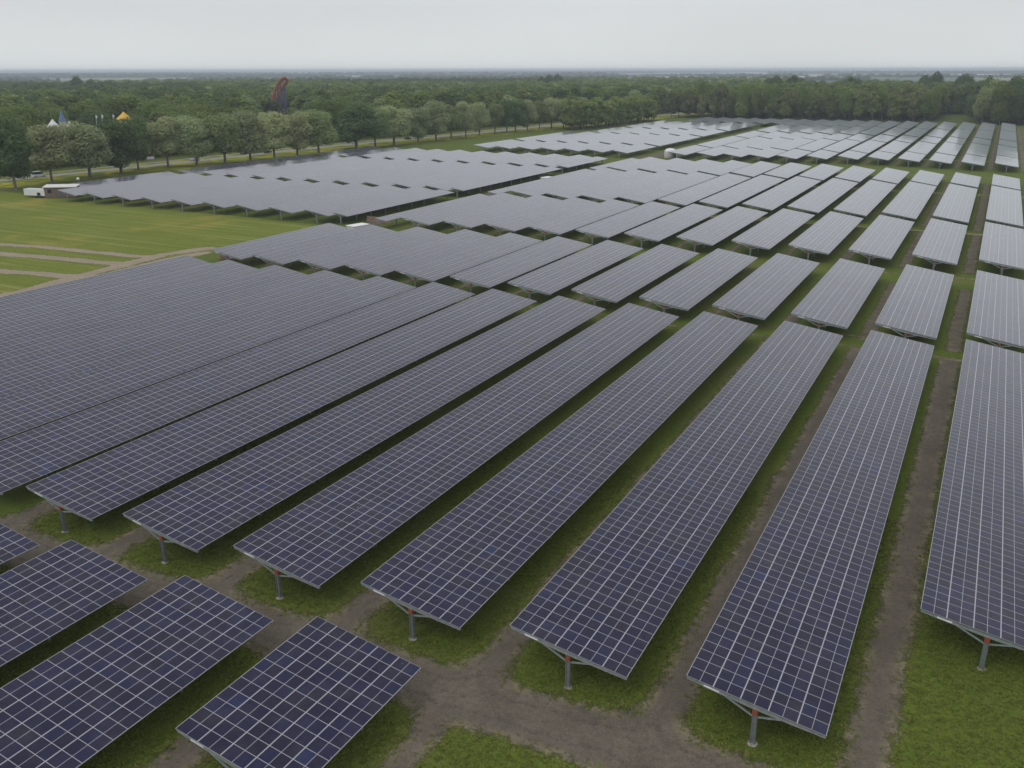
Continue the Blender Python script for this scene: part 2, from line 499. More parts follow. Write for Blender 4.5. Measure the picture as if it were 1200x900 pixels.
def field_sheet(name, mat, fn, x0, x1, y0, y1, step, z, margin=1.0):
    xs = np.arange(x0, x1 + step * .5, step); ys = np.arange(y0, y1 + step * .5, step)
    X, Y = np.meshgrid(xs, ys)
    F = fn(X, Y)
    ny, nx = X.shape
    idx = np.arange(ny * nx).reshape(ny, nx)
    q = np.stack([idx[:-1, :-1], idx[:-1, 1:], idx[1:, 1:], idx[1:, :-1]], -1).reshape(-1, 4)
    keep = F.ravel()[q].max(1) > -margin
    q = q[keep]
    used = np.unique(q)
    mp = np.full(ny * nx, -1); mp[used] = np.arange(len(used))
    q = mp[q]
    co = np.stack([X.ravel()[used], Y.ravel()[used], np.full(len(used), z)], 1)
    me = bpy.data.meshes.new(name)
    me.vertices.add(len(co)); me.vertices.foreach_set('co', co.ravel())
    me.loops.add(q.size); me.loops.foreach_set('vertex_index', q.ravel().astype(np.int32))
    me.polygons.add(len(q)); me.polygons.foreach_set('loop_start', np.arange(0, q.size, 4, dtype=np.int32))
    a = me.attributes.new('inside', 'FLOAT', 'POINT')
    a.data.foreach_set('value', F.ravel()[used].astype(np.float32))
    me.materials.append(mat)
    me.update(); me.validate()
    return tag(link(name, me), kind='structure')

def dirt_near(x, y):
    ye = y - SK * x
    d = np.full_like(x, -50.0)
    for r in range(-12, 2):
        xc = ax(r) - 1.35
        if r == 1: xc -= 0.15
        d = np.maximum(d, strip_y(x, ye, xc + 0.15 * wob(x, y, 0.21, r), 1.42, -60 if r < 1 else -40, 87.5))
    cross = strip_x(x, ye, -3.7 - 0.02 * x * 0 + 0.35 * wob(x, y, 0.16, 5), 2.55, -200, 11.8)
    d = smax(d, cross, 2.6)
    d = np.maximum(d, strip_x(x, ye, 87.6, 0.8, -150, 30) - 0.25)
    # grass closes in again right of the last aisle and in front of the rows at the bottom
    return d
def dirt_front(x, y):
    d = dirt_near(x, y)
    # the aisle between the short tables does not cross the open lawn at the bottom
    lawn = np.minimum(np.minimum(x + 12.4, 8.4 - x), -6.6 - (y - SK * x) + 0.25 * wob(x, y, 0.4, 2))
    return np.minimum(d, -lawn)
field_sheet('dirt_track', M['dirt'], dirt_front, -75, 26, -60, 30, 0.4, 0.012)
field_sheet('dirt_track', M['dirt'], dirt_near, -135, 26, 29.6, 91, 0.6, 0.017)

def dirt_far(x, y):
    ye = y - SK * x
    d = np.full_like(x, -50.0)
    for r in range(-10, 3):
        for a, b in ((91, 134), (149, 199), (203, 275), (281, 312), (366, 395), (400, 468), (472, 512), (519, 588), (592, 668)):
            d = np.maximum(d, strip_y(x, ye, ax(r) - 1.35 + 0.2 * wob(x, y, 0.11, r), 1.15 if r > -2 else 0.8, a, b))
    return d
field_sheet('dirt_track', M['dirt'], dirt_far, -125, 30, 91.5, 670, 1.0, 0.02)

def cross_paths(x, y):
    ye = y - SK * x
    d = np.full_like(x, -50.0)
    for yc, hw, a, b in ((198.6, 0.9, -100, 40), (93.5, 0.5, -20, 2), (332.5, 0.7, -60, 60), (402.0, 1.1, -20, 60), (143.5, 0.5, -10, 40), (279, .9, -100, 40)):
        d = np.maximum(d, strip_x(x, ye, yc, hw, a, b))
    return d
field_sheet('cross_path', M['pale'], cross_paths, -110, 45, 90, 405, 0.9, 0.028)

# service lane between the left field and the main rows
def lane(x, y):
    ye = y - SK * x
    d = strip_y(x, ye, -11.0 * P + 0.6 * wob(x, y, .1, 1), 2.6, 140, 345)
    d = np.maximum(d, strip_y(x, ye, -10.85 * P + 0.6 * wob(x, y, .08, 4), 3.4, 335, 600))
    return d
field_sheet('service_lane', M['dirt'], lane, -150, -112, 138, 602, 1.0, 0.024)

# meadow with sandy ruts, left
def meadow(x, y):
    ye = y
    d = smin(smin(-139.5 - x + 0.8 * wob(x, y, .2, 3), x + 330, 4), smin(137.5 - (y + 0.04 * (x + 200)), y - 20, 4), 4)
    return d
field_sheet('meadow', M['meadow'], meadow, -330, -136, 20, 144, 1.5, 0.008)

def sandy(x, y):
    w = 0.35 * wob(x, y, .22, 2)
    d = seg(x, y, [(-137, 10), (-139.5, 35), (-141.5, 50), (-142.2, 58), (-143.6, 69), (-145, 80), (-146, 90), (-143, 100)], 2.1)
    d = np.maximum(d, seg(x, y, [(-140, 30), (-139.5, 60), (-141, 90), (-139.5, 96)], 1.8))
    d = smax(d, seg(x, y, [(-230, 74), (-189.5, 81.4), (-178, 84), (-165, 85), (-150.9, 86), (-145, 88)], 1.6), 0.8)
    d = smax(d, seg(x, y, [(-220, 67), (-178.8, 74.5), (-167, 76.4), (-154, 78), (-145, 79)], 1.9), 0.8)
    d = smax(d, seg(x, y, [(-200, 58), (-170, 62), (-161, 63), (-154.6, 64.8), (-147, 66), (-141, 67)], 1.9), 1.0)
    return d + w
field_sheet('sandy_track', M['sand'], sandy, -232, -134, 8, 104, 0.6, 0.022)

# road, cycle path and the flowering verge
ROAD = [(-330, 20), (-318, 100), (-310, 172), (-304, 230), (-303, 300), (-302, 335), (-299, 365), (-286, 440), (-277, 560), (-262, 660), (-252, 740), (-245, 800), (-236, 900), (-228, 1010)]
def ribbon(name, pts, hw, z, mat, off=0.0, n=160):
    a = np.array(pts, float)
    s = np.r_[0, np.cumsum(np.hypot(*np.diff(a, axis=0).T))]
    t = np.linspace(0, s[-1], n)
    x = np.interp(t, s, a[:, 0]); y = np.interp(t, s, a[:, 1])
    k = np.ones(9) / 9
    xp, yp = np.pad(x, 4, mode='edge'), np.pad(y, 4, mode='edge')
    x, y = np.convolve(xp, k, 'valid'), np.convolve(yp, k, 'valid')
    dx, dy = np.gradient(x), np.gradient(y); L = np.hypot(dx, dy)
    nx, ny = dy / L, -dx / L
    mb = MB()
    vs = []
    for i in range(n):
        vs.append((x[i] + nx[i] * (off - hw), y[i] + ny[i] * (off - hw), z)); vs.append((x[i] + nx[i] * (off + hw), y[i] + ny[i] * (off + hw), z))
    mb.add(vs, [(2 * i, 2 * i + 1, 2 * i + 3, 2 * i + 2) for i in range(n - 1)])
    return tag(mb.build(name, mat), kind='structure')
ribbon('verge', ROAD, 11.0, 0.004, M['verge'], 13.0)
ribbon('road', ROAD, 3.3, 0.03, M['asphalt'])
ribbon('road_marking', ROAD, 0.08, 0.036, M['white'], -3.05)
ribbon('road_marking', ROAD, 0.08, 0.036, M['white'], 3.05)
ribbon('cycle_path', ROAD, 1.4, 0.026, M['asphalt'], -11.0)
ribbon('verge', ROAD, 3.2, 0.005, M['verge'], -6.6)

# ------------------------------------------------------------------ solar tables
ORD = ['', 'first', 'second', 'third', 'fourth', 'fifth', 'sixth', 'seventh', 'eighth', 'ninth', 'tenth', 'eleventh', 'twelfth', 'thirteenth', 'fourteenth']
mesh_cache = {}

def slab_mesh(L, W, ncol):
    key = ('slab', round(L, 2), round(W, 2))
    if key in mesh_cache: return mesh_cache[key]
    z = lambda x: ZL + (WC - x) * TT if W > 6 else ZL + (W - x) * TT
    t = 0.045
    mb = MB()
    vs = [(0, 0, z(0) - t), (W, 0, z(W) - t), (W, L, z(W) - t), (0, L, z(0) - t), (0, 0, z(0)), (W, 0, z(W)), (W, L, z(W)), (0, L, z(0))]
    mb.add(vs, [(4, 5, 6, 7)], 0)
    mb.add(vs, [(3, 2, 1, 0)], 1)
    mb.add(vs, [(0, 1, 5, 4), (1, 2, 6, 5), (2, 3, 7, 6), (3, 0, 4, 7)], 2)
    me = mb.mesh('panel_array', [M['panel'], M['backsheet'], M['frame_edge']])
    uv = me.uv_layers.new(name='modules')
    nv = max(1, round(L / 1.005))
    for poly in me.polygons:
        for li in poly.loop_indices:
            v = me.vertices[me.loops[li].vertex_index].co
            uv.data[li].uv = (v.x / W * ncol * 2, v.y / L * nv)
    mesh_cache[key] = me
    return me

def shared(key, fn):
    if key not in mesh_cache: mesh_cache[key] = fn()
    return mesh_cache[key]

def zs(x, W):
    return ZL + ((WC if W > 6 else W) - x) * TT
def post_mesh(W, px):
    mb = MB(); zt = zs(px, W) - 0.33
    # an H section: two flanges and a web
    mb.box(px - .15, px - .115, -.13, .13, 0, zt); mb.box(px + .115, px + .15, -.13, .13, 0, zt); mb.box(px - .115, px + .115, -.05, .05, 0, zt)
    return mb.mesh('post', M['galv'])
def foot_mesh(px):
    mb = MB(); mb.lathe([(0, .05), (.26, .05), (.33, .0)], 9, (px + .02, -.02)); return mb.mesh('footing', M['concrete'])
def marker_mesh(W, px):
    mb = MB(); zt = zs(px, W) - 0.36
    mb.box(px - .158, px + .158, -.137, .137, zt - .36, zt); return mb.mesh('orange_marker', M['orange'])
def rafter_mesh(W):
    mb = MB(); m = W * 0.5
    def prof(x, h): return zs(x, W) - .125, zs(x, W) - .125 - h
    pts = [(0.03, .13), (W * .22, .21), (m, .26), (W * .78, .21), (W - .03, .13)]
    for (x0, h0), (x1, h1) in zip(pts[:-1], pts[1:]):
        a0, b0 = prof(x0, h0); a1, b1 = prof(x1, h1)
        mb.hexa([(x0, -.06, b0), (x1, -.06, b1), (x1, .06, b1), (x0, .06, b0), (x0, -.06, a0), (x1, -.06, a1), (x1, .06, a1), (x0, .06, a0)])
    return mb.mesh('rafter', M['galv_light'])
def plate_mesh(W):
    mb = MB(); x0, x1 = W * .13, W * .245
    za, zb = zs(x0, W) - .15, zs(x1, W) - .15
    mb.hexa([(x0, -.075, za - .13), (x1, -.075, zb - .13), (x1, -.064, zb - .13), (x0, -.064, za - .13), (x0, -.075, za), (x1, -.075, zb), (x1, -.064, zb), (x0, -.064, za)])
    return mb.mesh('end_plate', M['plate'])
def brace_mesh(W, px, side):
    mb = MB(); zj = 1.95 if W > 6 else 1.6
    x = W * .25 if side < 0 else W * .72
    mb.bar((px + side * .15, 0, zj), (x, 0, zs(x, W) - .24), .085, .10)
    return mb.mesh('brace', M['galv_light'])
def frame_mesh(W, px):
    mb = MB(); zt = zs(px, W) - 0.33
    mb.box(px - .15, px + .15, -.1, .1, 0, zt)
    mb.bar((.03, 0, zs(.03, W) - .2), (W - .03, 0, zs(W - .03, W) - .2), .12, .16)
    for s, x in ((-1, W * .25), (1, W * .72)):
        mb.bar((px + s * .15, 0, 1.95 if W > 6 else 1.6), (x, 0, zs(x, W) - .24), .085, .10)
    return mb.mesh('support_frame', M['galv'])
def purlin_mesh(x, W, L):
    mb = MB(); zc = zs(x, W)
    mb.box(x - .03, x + .03, .02, L - .02, zc - .122, zc - .0455); return mb.mesh('purlin', M['galv'])

def table(X0, Y0, Y1, label, detail, W=WC, ncol=5, group='tilted solar tables in long parallel rows'):
    L = Y1 - Y0
    t = empty('solar_table', (X0, Y0 + SK * X0, random.uniform(-.03, .03)))
    t.rotation_euler = (random.uniform(-.0006, .0006), random.uniform(-.005, .005), random.uniform(-.0008, .0008))
    tag(t, label, 'solar table', group)
    link('panel_array', slab_mesh(L, W, ncol), t)
    px = 4.22 if W > 6 else W * .5
    wk = round(W, 2)
    if detail:
        ne = max(2, round(L / 7.0) + 1)
        def p(nm, key, fn, loc, par=t): return link(nm, shared(key, fn), par, loc)
        for yy in (0.12, L - 0.12):
            po = p('post', ('post', wk), lambda: post_mesh(W, px), (0, yy, 0))
            p('footing', ('foot', wk), lambda: foot_mesh(px), (0, 0, 0), po)
            p('orange_marker', ('mark', wk), lambda: marker_mesh(W, px), (0, 0, 0), po)
            ra = p('rafter', ('raft', wk), lambda: rafter_mesh(W), (0, yy, 0))
            if yy < 1: p('end_plate', ('plate', wk), lambda: plate_mesh(W), (0, 0, 0), ra)
            for s in (-1, 1): p('brace', ('brace', wk, s), lambda s=s: brace_mesh(W, px, s), (0, yy, 0))
        for x in (W * .10, W * .30, W * .5, W * .70, W * .9):
            p('purlin', ('purl', wk, round(x, 2), round(L, 2)), lambda x=x: purlin_mesh(x, W, L), None)
        ys = np.linspace(0.12, L - 0.12, ne)[1:-1]
    else:
        ne = max(2, round(L / (7.0 if W < 6 else 14.0)) + 1)
        ys = np.linspace(0.12, L - 0.12, ne)
    for yy in ys:
        link('support_frame', shared(('frame', wk), lambda: frame_mesh(W, px)), t, (0, float(yy), 0))
    return t

def ip(knots, r):
    k = sorted(knots)
    return float(np.interp(r, [a for a, _ in k], [b for _, b in k]))
# block: first row edge, last row edge (knots per row), words
BLOCKS = [
    ('A', [(0, 0), (-11, 0)], [(1, 86.2), (0, 85.4), (-8, 84.6), (-11, 84.0)], 'in the long dark foreground block', 'dark blue solar table', True),
    ('B', [(1, 89.6), (0, 89.6), (-11, 90.5)], [(1, 135.6), (-2, 136.4), (-8, 134.8), (-11, 128.5)], 'in the first band behind the foreground block', 'slate grey solar table', True),
    ('C', [(1, 146.6), (-3, 146.6), (-8, 143.8), (-10, 143.0)], [(1, 197.3), (-3, 198.8), (-8, 196.2)], 'in the band just past the ditch', 'grey solar table', True),
    ('D', [(1, 202.2), (0, 202.4), (-3, 203.8), (-8, 201.0)], [(1, 276.5), (-3, 277.8), (-10, 276.5)], 'in the second band past the ditch', 'pale grey solar table', False),
    ('E', [(1, 280.0), (-3, 281.0), (-10, 280)], [(1, 313.5), (0, 313.6), (-2, 320.5), (-4, 326.5), (-10, 326.0)], 'in the short band before the grass lane', 'pale grey solar table', False),
    ('F', [(1, 356.3), (0, 357.2), (-1, 360.5), (-3, 365), (-4, 364), (-6, 355.5), (-10, 354)], [(1, 395.5), (-2, 398.5), (-5, 393.0), (-10, 395.0)], 'in the first band past the grass lane', 'whitish solar table', False),
    ('G', [(1, 398.3), (-2, 401.3), (-5, 395.8), (-10, 398.0)], [(1, 456), (0, 465.0), (-10, 466.0)], 'in the second band past the grass lane', 'whitish solar table', False),
    ('H', [(1, 460), (0, 468.5), (-10, 469.3)], [(1, 497), (0, 506.0), (-5, 514.5), (-10, 515.0)], 'in the third band past the grass lane', 'whitish solar table', False),
    ('I', [(1, 501), (0, 511.0), (-5, 520.0), (-10, 521.0)], [(1, 582.0), (-5, 588.0), (-10, 592.0)], 'in the fourth band past the grass lane', 'whitish solar table', False),
    ('J', [(1, 585.5), (-5, 591.5), (-10, 596.0)], [(1, 669.5), (-4, 667.5), (-10, 666)], 'in the last band below the wood', 'whitish solar table', False),
]
for key, k0, k1, where, what, det in BLOCKS:
    rows = range(1, -12, -1) if key in 'AB' else range(1, -11, -1)
    for r in rows:
        y0, y1 = ip(k0, r), ip(k1, r)
        if key == 'A' and r == 1: y0 = 13.87
        label = '%s, %s from the right %s' % (what, ORD[2 - r], where)
        xx = ax(r)
        if key in 'FGHIJ' and r == -10: xx = -9.95 * P
        table(xx, y0, y1, label, det)
# the four short tables at the bottom-left corner
for r, y0, lab in ((-2, -16.93, 'short navy solar table with all four corners showing, rightmost of the bottom left group'),
                   (-3, -29.0, 'navy solar table at the bottom left, second from the right of its group'),
                   (-4, -29.0, 'navy solar table at the bottom left, third from the right of its group'),
                   (-5, -29.0, 'navy solar table tip entering the left edge, leftmost of the bottom left group')):
    table(ax(r), y0, -4.79, lab, True)
# narrow tables that edge the service lane
WN = 1.67 * 3
for (y0, y1), where in zip(((143.0, 196.2), (201.0, 276.5), (280.0, 326.0)), ('band just past the ditch', 'second band past the ditch', 'short band before the grass lane')):
    table(-10.49 * P, y0, y1, 'narrow solar table beside the service lane, left end of %s' % where, False, 3.34, 2)
WBANDS = (((143.5, 198.0), 'near band of the left field', 'beside the meadow'), ((202.0, 276.6), 'middle band of the left field', 'between its gaps'), ((281.0, 323.5), 'far band of the left field', 'by the roadside'))
for (y0, y1), band, side in WBANDS:
    table(-11.73 * P, y0 + 1.5, y1, 'narrow grey solar table on the lane edge of the %s' % band, False, WN, 3)
    for k in range(10):
        if k == 9 and y0 < 150: a = 157.0
        else: a = y0
        table((-12.42 - k * 0.995) * P, a, y1, 'grey solar table, %s from the service lane in the %s' % (ORD[k + 1], band), False)
NW = (((352.3, 392.5), 'first'), ((396.8, 467.5), 'second'), ((471.5, 520.5), 'third'), ((526.5, 604.5), 'fourth'), ((611.5, 667.0), 'last'))
for i, ((y0, y1), w) in enumerate(NW):
    ks = range(7) if i < 2 else range(6) if i < 4 else range(-1, 5)
    for n_, k in enumerate(ks):
        table((-12.18 - k) * P if i < 4 else (-11.95 - k) * P, y0, y1, 'pale solar table, %s from the lane in %s band by hedge wood' % (ORD[n_ + 1], w), False)

# ------------------------------------------------------------------ trees
def quads_mesh(name, centers, normals, sizes, mats, spin=True):
    n = len(centers)
    nrm = normals / np.linalg.norm(normals, axis=1, keepdims=True)
    ref = rng.normal(size=(n, 3))
    a = np.cross(nrm, ref); a /= np.linalg.norm(a, axis=1, keepdims=True) + 1e-9
    b = np.cross(nrm, a)
    s = sizes[:, None]
    asp = rng.uniform(0.55, 0.85, (n, 1))
    v = np.stack([centers - a * s, centers - b * s * asp, centers + a * s, centers + b * s * asp], 1)
    v[:, 1] += nrm * s * 0.18; v[:, 3] += nrm * s * 0.18
    me = bpy.data.meshes.new(name)
    me.vertices.add(4 * n); me.vertices.foreach_set('co', v.reshape(-1).astype(np.float32))
    me.loops.add(4 * n); me.loops.foreach_set('vertex_index', np.arange(4 * n, dtype=np.int32))
    me.polygons.add(n); me.polygons.foreach_set('loop_start', np.arange(0, 4 * n, 4, dtype=np.int32))
    me.materials.append(mats)
    me.update()
    return me

def crown_mesh(name, h, w, base, nl, leaf, mat, seed, lobes=16, round_=1.0, big=1.0):
    """a crown of leaf sprays: lobes around a tapering body, each a shell of small leaves"""
    g = np.random.default_rng(seed)
    cz, hz = (h + base) / 2, (h - base) / 2
    C, R = [], []
    C.append((0, 0, cz)); R.append((w * .30, w * .30, hz * .72))
    for i in range(lobes):
        t = g.uniform(-0.85, 0.9)
        prof = math.sqrt(max(0.05, 1 - abs(t) ** (2.2 * round_))) * (0.92 if t > 0 else 1.0)
        a = i * 2.39996 + g.uniform(-.4, .4)
        rr = w * .5 * prof * g.uniform(.40, .74) / big ** .5
        C.append((math.cos(a) * rr, math.sin(a) * rr, cz + t * hz * .84))
        q = w * g.uniform(.16, .25) * big
        R.append((q, q, q * g.uniform(.7, 1.15)))
    C, R = np.array(C), np.array(R)
    wgt = (R[:, 0] * R[:, 2]); wgt /= wgt.sum()
    li = g.choice(len(C), nl, p=wgt)
    d = g.normal(size=(nl, 3)); d /= np.linalg.norm(d, axis=1, keepdims=True)
    rad = np.clip(1 - np.abs(g.normal(0, .16, nl)), .15, 1.12)
    rad *= g.uniform(.88, 1.12, nl)
    c = C[li] + d * R[li] * rad[:, None]
    c[:, 2] = np.maximum(c[:, 2], base * .75)
    nr = d * 1.1 + np.array([0, 0, .75]) + g.normal(0, .40, (nl, 3))
    return quads_mesh(name, c, nr, leaf * g.uniform(.6, 1.25, nl), mat)

def trunk_mesh(h, r, base, w, seed, forks=5):
    g = random.Random(seed)
    mb = MB()
    lean = g.uniform(-.25, .25)
    mb.tube([(0, 0, -.1), (0, 0, .4), (lean * .5, 0, base), (lean, lean * .4, h * .55), (lean * 1.2, 0, h * .86)], [r * 1.35, r, r * .82, r * .5, r * .15], 8)
    for i in range(forks):
        a = i * 2 * math.pi / forks + g.uniform(-.4, .4)
        z0 = base * g.uniform(.8, 1.1) + i * h * .05
        q = w * .33
        mb.tube([(lean * .5, 0, z0), (math.cos(a) * q * .45, math.sin(a) * q * .45, z0 + h * .14), (math.cos(a) * q, math.sin(a) * q, z0 + h * .30)], [r * .5, r * .32, r * .1], 6)
    return mb.mesh('trunk', M['bark'])

PROTO = {}
def proto(kind, i):
    k = (kind, i)
    if k in PROTO: return PROTO[k]
    s = hash((kind[0], len(kind), i)) % 9999 if False else (sum(map(ord, kind)) * 31 + i * 97) % 9999
    if kind in ('pale', 'mid', 'dark'):
        mat = {'pale': M['leaf_pale'], 'mid': M['leaf_mid'], 'dark': M['leaf_row_dark']}[kind]
        cm = crown_mesh('crown', 20.0, 13.0, 3.3, 12000, .36, mat, s, 17, 1.25, 1.2)
        tm = trunk_mesh(20.0, .42, 4.6, 13.0, s, 6)
    elif kind == 'wood':
        cm = crown_mesh('crown', 20.0, 15.0, 3.5, 6500, .50, M['leaf_wood'], s, 8, 1.0, 1.5)
        tm = trunk_mesh(20.0, .35, 4.0, 11.0, s, 3)
    elif kind == 'oak':
        cm = crown_mesh('crown', 20.0, 15.0, 3.0, 6500, .50, M['leaf_dark'], s, 8, 1.0, 1.5)
        tm = trunk_mesh(20.0, .35, 4.0, 11.0, s, 3)
    elif kind == 'fresh':
        cm = crown_mesh('crown', 20.0, 9.0, 0.8, 3800, .56, M['leaf_fresh'], s, 18, 1.8)
        tm = trunk_mesh(20.0, .28, 3.0, 8.0, s, 3)
    else:
        cm = crown_mesh('crown', 20.0, 9.0, 1.6, 3400, .58, M['leaf_brown'], s, 16, 1.6)
        tm = trunk_mesh(20.0, .28, 3.0, 8.0, s, 3)
    PROTO[k] = (cm, tm)
    return PROTO[k]

def tree(name, kind, i, x, y, h, w, label, group, base_w=None):
    cm, tm = proto(kind, i)
    bw = {'pale': 13, 'mid': 13, 'dark': 13, 'wood': 15, 'oak': 15, 'slim': 9, 'fresh': 9}[kind]
    t = empty(name, (x, y, 0), random.uniform(0, 6.28))
    t.scale = (w / bw, w / bw, h / 20.0)
    tag(t, label, 'tree', group)
    link('trunk', tm, t)
    link('crown', cm, t)
    return t

ROADTREES = [(-280.1, 147.1, 22.1, 15.5, 'd'), (-286.8, 165.7, 20.0, 15.2, 'p'), (-288.8, 183.1, 20.3, 15.9, 'p'), (-290.7, 198.8, 21.1, 15.5, 'd'), (-296.5, 211.9, 19.9, 12.5, 'd'), (-292.6, 223.8, 20.1, 15.0, 'p'), (-287.4, 234.6, 20.1, 13.1, 'p'), (-282.2, 245.6, 20.8, 13.3, 'm'), (-280.7, 259.4, 20.3, 13.7, 'p'), (-276.8, 270.5, 20.3, 13.2, 'p'), (-276.0, 285.2, 20.1, 13.2, 'p'), (-275.9, 300.3, 20.3, 13.6, 'm'), (-277.9, 332.3, 21.2, 17.5, 'd'), (-275.7, 345.4, 20.0, 12.5, 'm'), (-276.7, 363.9, 20.2, 15.7, 'p'), (-275.2, 384.9, 19.1, 12.9, 'p'), (-273.1, 400.2, 20.5, 13.7, 'p'), (-274.0, 418.5, 19.4, 12.1, 'm'), (-271.8, 431.5, 20.5, 11.3, 'p'), (-271.8, 448.0, 20.0, 11.2, 'p'), (-270.8, 465.8, 19.5, 11.9, 'm'), (-267.8, 476.2, 19.8, 10.4, 'd'), (-266.7, 486.0, 20.6, 12.2, 'd'), (-263.6, 497.0, 20.3, 10.6, 'p'), (-264.4, 516.4, 19.8, 10.8, 'm'), (-261.0, 528.2, 20.0, 11.0, 'p'), (-257.6, 540.4, 19.8, 11.0, 'm'), (-256.3, 554.0, 18.8, 10.2, 'd')]
BIG = ORD + ['fifteenth', 'sixteenth', 'seventeenth', 'eighteenth', 'nineteenth', 'twentieth', 'twenty-first', 'twenty-second', 'twenty-third', 'twenty-fourth', 'twenty-fifth', 'twenty-sixth', 'twenty-seventh', 'twenty-eighth']
KN = {'d': ('dark', 'dark green broad tree'), 'p': ('pale', 'pale grey-green round tree'), 'm': ('mid', 'olive green round tree')}
for i, (x, y, h, w, k) in enumerate(ROADTREES):
    kind, word = KN[k]
    tree('roadside_tree', kind, i % 4, x, y, h, w * (1.03 if i in (0, 1, 4, 5) else random.uniform(1.18, 1.36)), '%s, %s from the left in the row along the road' % (word, BIG[i + 1]), 'trees in the row along the road')

# the dense clump that ends the row
g = random.Random(4)
for i in range(48):
    y = 522 + (i // 3) * 9.0 + g.uniform(-2.5, 2.5)
    x = -236 - (i % 3) * 5.5 + g.uniform(-1.5, 1.5) + (y - 533) * 0.03
    tree('hedge_wood_tree', 'fresh', i % 4, x, y, g.uniform(17.5, 20.5), g.uniform(9.5, 12.5), 'fresh green slender tree in the dense clump that ends the roadside row', 'trees in the dense clump ending the roadside row')

# front trees of the woods as individuals, the rest as one mass
def in_view(x, y, pad=0.03):
    dx, dy = x - CAM_POS.x, y - CAM_POS.y
    c = dx * RT.x + dy * RT.y; f = dx * FW.x + dy * FW.y
    f *= 1.0 / math.hypot(FW.x, FW.y)
    return f > 0 and abs(c / f) < 0.60 + pad
def roadx(y):
    a = np.array(ROAD); return float(np.interp(y, a[:, 1], a[:, 0]))
def forest_ok(x, y):
    if y < 690 and x > roadx(y) - 24: return False
    if y >= 690 and x < -200 and x > roadx(y) - 16 and x < roadx(y) + 16: return False
    if 690 <= y < 800 and -250 < x < -236 + 0: return False
    if y < 694 and x > -330 and y > 600 and x > roadx(y) - 24: return False
    # the fairground clearing and what must be seen above the road trees
    d = math.hypot(x - CAM_POS.x, y - CAM_POS.y)
    if d < 545 and x < -380 and 235 < y < 320: return False
    if math.hypot(x + 421, y - 311) < 16 or math.hypot(x + 455, y - 477) < 16 or math.hypot(x + 435, y - 414) < 8: return False
    # grassy break in the wood on the right
    if 690 < y < 865 and 11.7 - .0523 * (y + 44) < x < 11.7 - .0240 * (y + 44): return False
    return True
cand = []
g = random.Random(21)
step = 11.5
yy = 60.0
while yy < 1050:
    xx = -820.0
    while xx < 60:
        x, y = xx + g.uniform(-3.2, 3.2), yy + g.uniform(-3.2, 3.2)
        d = math.hypot(x - CAM_POS.x, y - CAM_POS.y)
        if in_view(x, y) and d < 1000 and forest_ok(x, y) and (y > 693 or x < roadx(y) - 20):
            if not (y >= 690 and y < 697 + abs(math.sin(x * .05)) * 5): cand.append((d, x, y))
        xx += step
    yy += step
cand.sort()
def cap(x, y, h):
    """the wood stays below the fairground things that the photograph shows over it"""
    rel = lambda z: Vector((x, y, z)) - CAM_POS
    d = math.hypot(x - CAM_POS.x, y - CAM_POS.y)
    px = 600 + 1041 * rel(h).dot(RT) / rel(h).dot(FW)
    for a, b, far, ytop in ((50, 156, 520, 150), (268, 290, 600, 127), (314, 342, 680, 136)):
        if a - 12 < px < b + 12 and d < far:
            while h > 6 and 450 - 1041 * rel(h * 1.06).dot(UP) / rel(h * 1.06).dot(FW) < ytop: h -= .4
    return max(h, 6.0)
def rclump(x, y):
    return 690 < y < 800 and x > 11.7 - .0240 * (y + 44)
def fwood(x, y, d, g):
    right = y > 690 and x > -260
    if rclump(x, y): kind, h, w = g.choice(['oak', 'mid', 'wood']), g.uniform(20, 27), g.uniform(13, 18)
    elif right:
        kind, h, w = g.choice(['slim', 'slim', 'slim', 'wood']), g.uniform(20, 27), g.uniform(8.5, 12)
    else:
        kind, h, w = g.choice(['wood', 'wood', 'wood', 'oak', 'oak', 'slim']), g.uniform(16, 23), g.uniform(13, 19)
        h = cap(x, y, h)
    return kind, h, w
near_left = [c for c in cand if not (c[2] > 690 and c[1] > -260)]
near_right = [c for c in cand if c[2] > 690 and c[1] > -260]
front = near_left[:150] + near_right[:95]
fs = set((c[1], c[2]) for c in front)
for d, x, y in front:
    kind, h, w = fwood(x, y, d, g)
    right = y > 690 and x > -260
    if rclump(x, y):
        tree('woodland_tree', kind, g.randrange(4), x, y, h, w, 'tall dark tree in the clump at the right end of the wood', 'tall trees at the right end of the wood')
    elif right:
        tree('woodland_tree', kind, g.randrange(4), x, y, h, w, 'olive green tree in the wood edge behind the farthest tables', 'trees of the wood edge behind the farthest tables')
    else:
        tree('woodland_tree', kind, g.randrange(4), x, y, h, w, 'leafy green tree in the wood beyond the road and its tree row', 'trees of the wood beyond the road')

# far wood and hedgerows: points that carry copies of a few crowns
protos = bpy.data.collections.new('crown_kinds')
far_kinds = []
for i, (mat, w, h) in enumerate(((M['leaf_wood'], 13, 19), (M['leaf_dark'], 13, 19), (M['leaf_wood'], 11, 21), (M['leaf_brown'], 10, 20), (M['leaf_mid'], 13, 18), (M['leaf_dark'], 15, 20))):
    me = crown_mesh('far_crown', h, w, 1.0, 2200, .80, mat, 500 + i, 7, 1.0, 1.5)
    o = bpy.data.objects.new('far_crown', me)
    protos.objects.link(o)
    far_kinds.append(o)

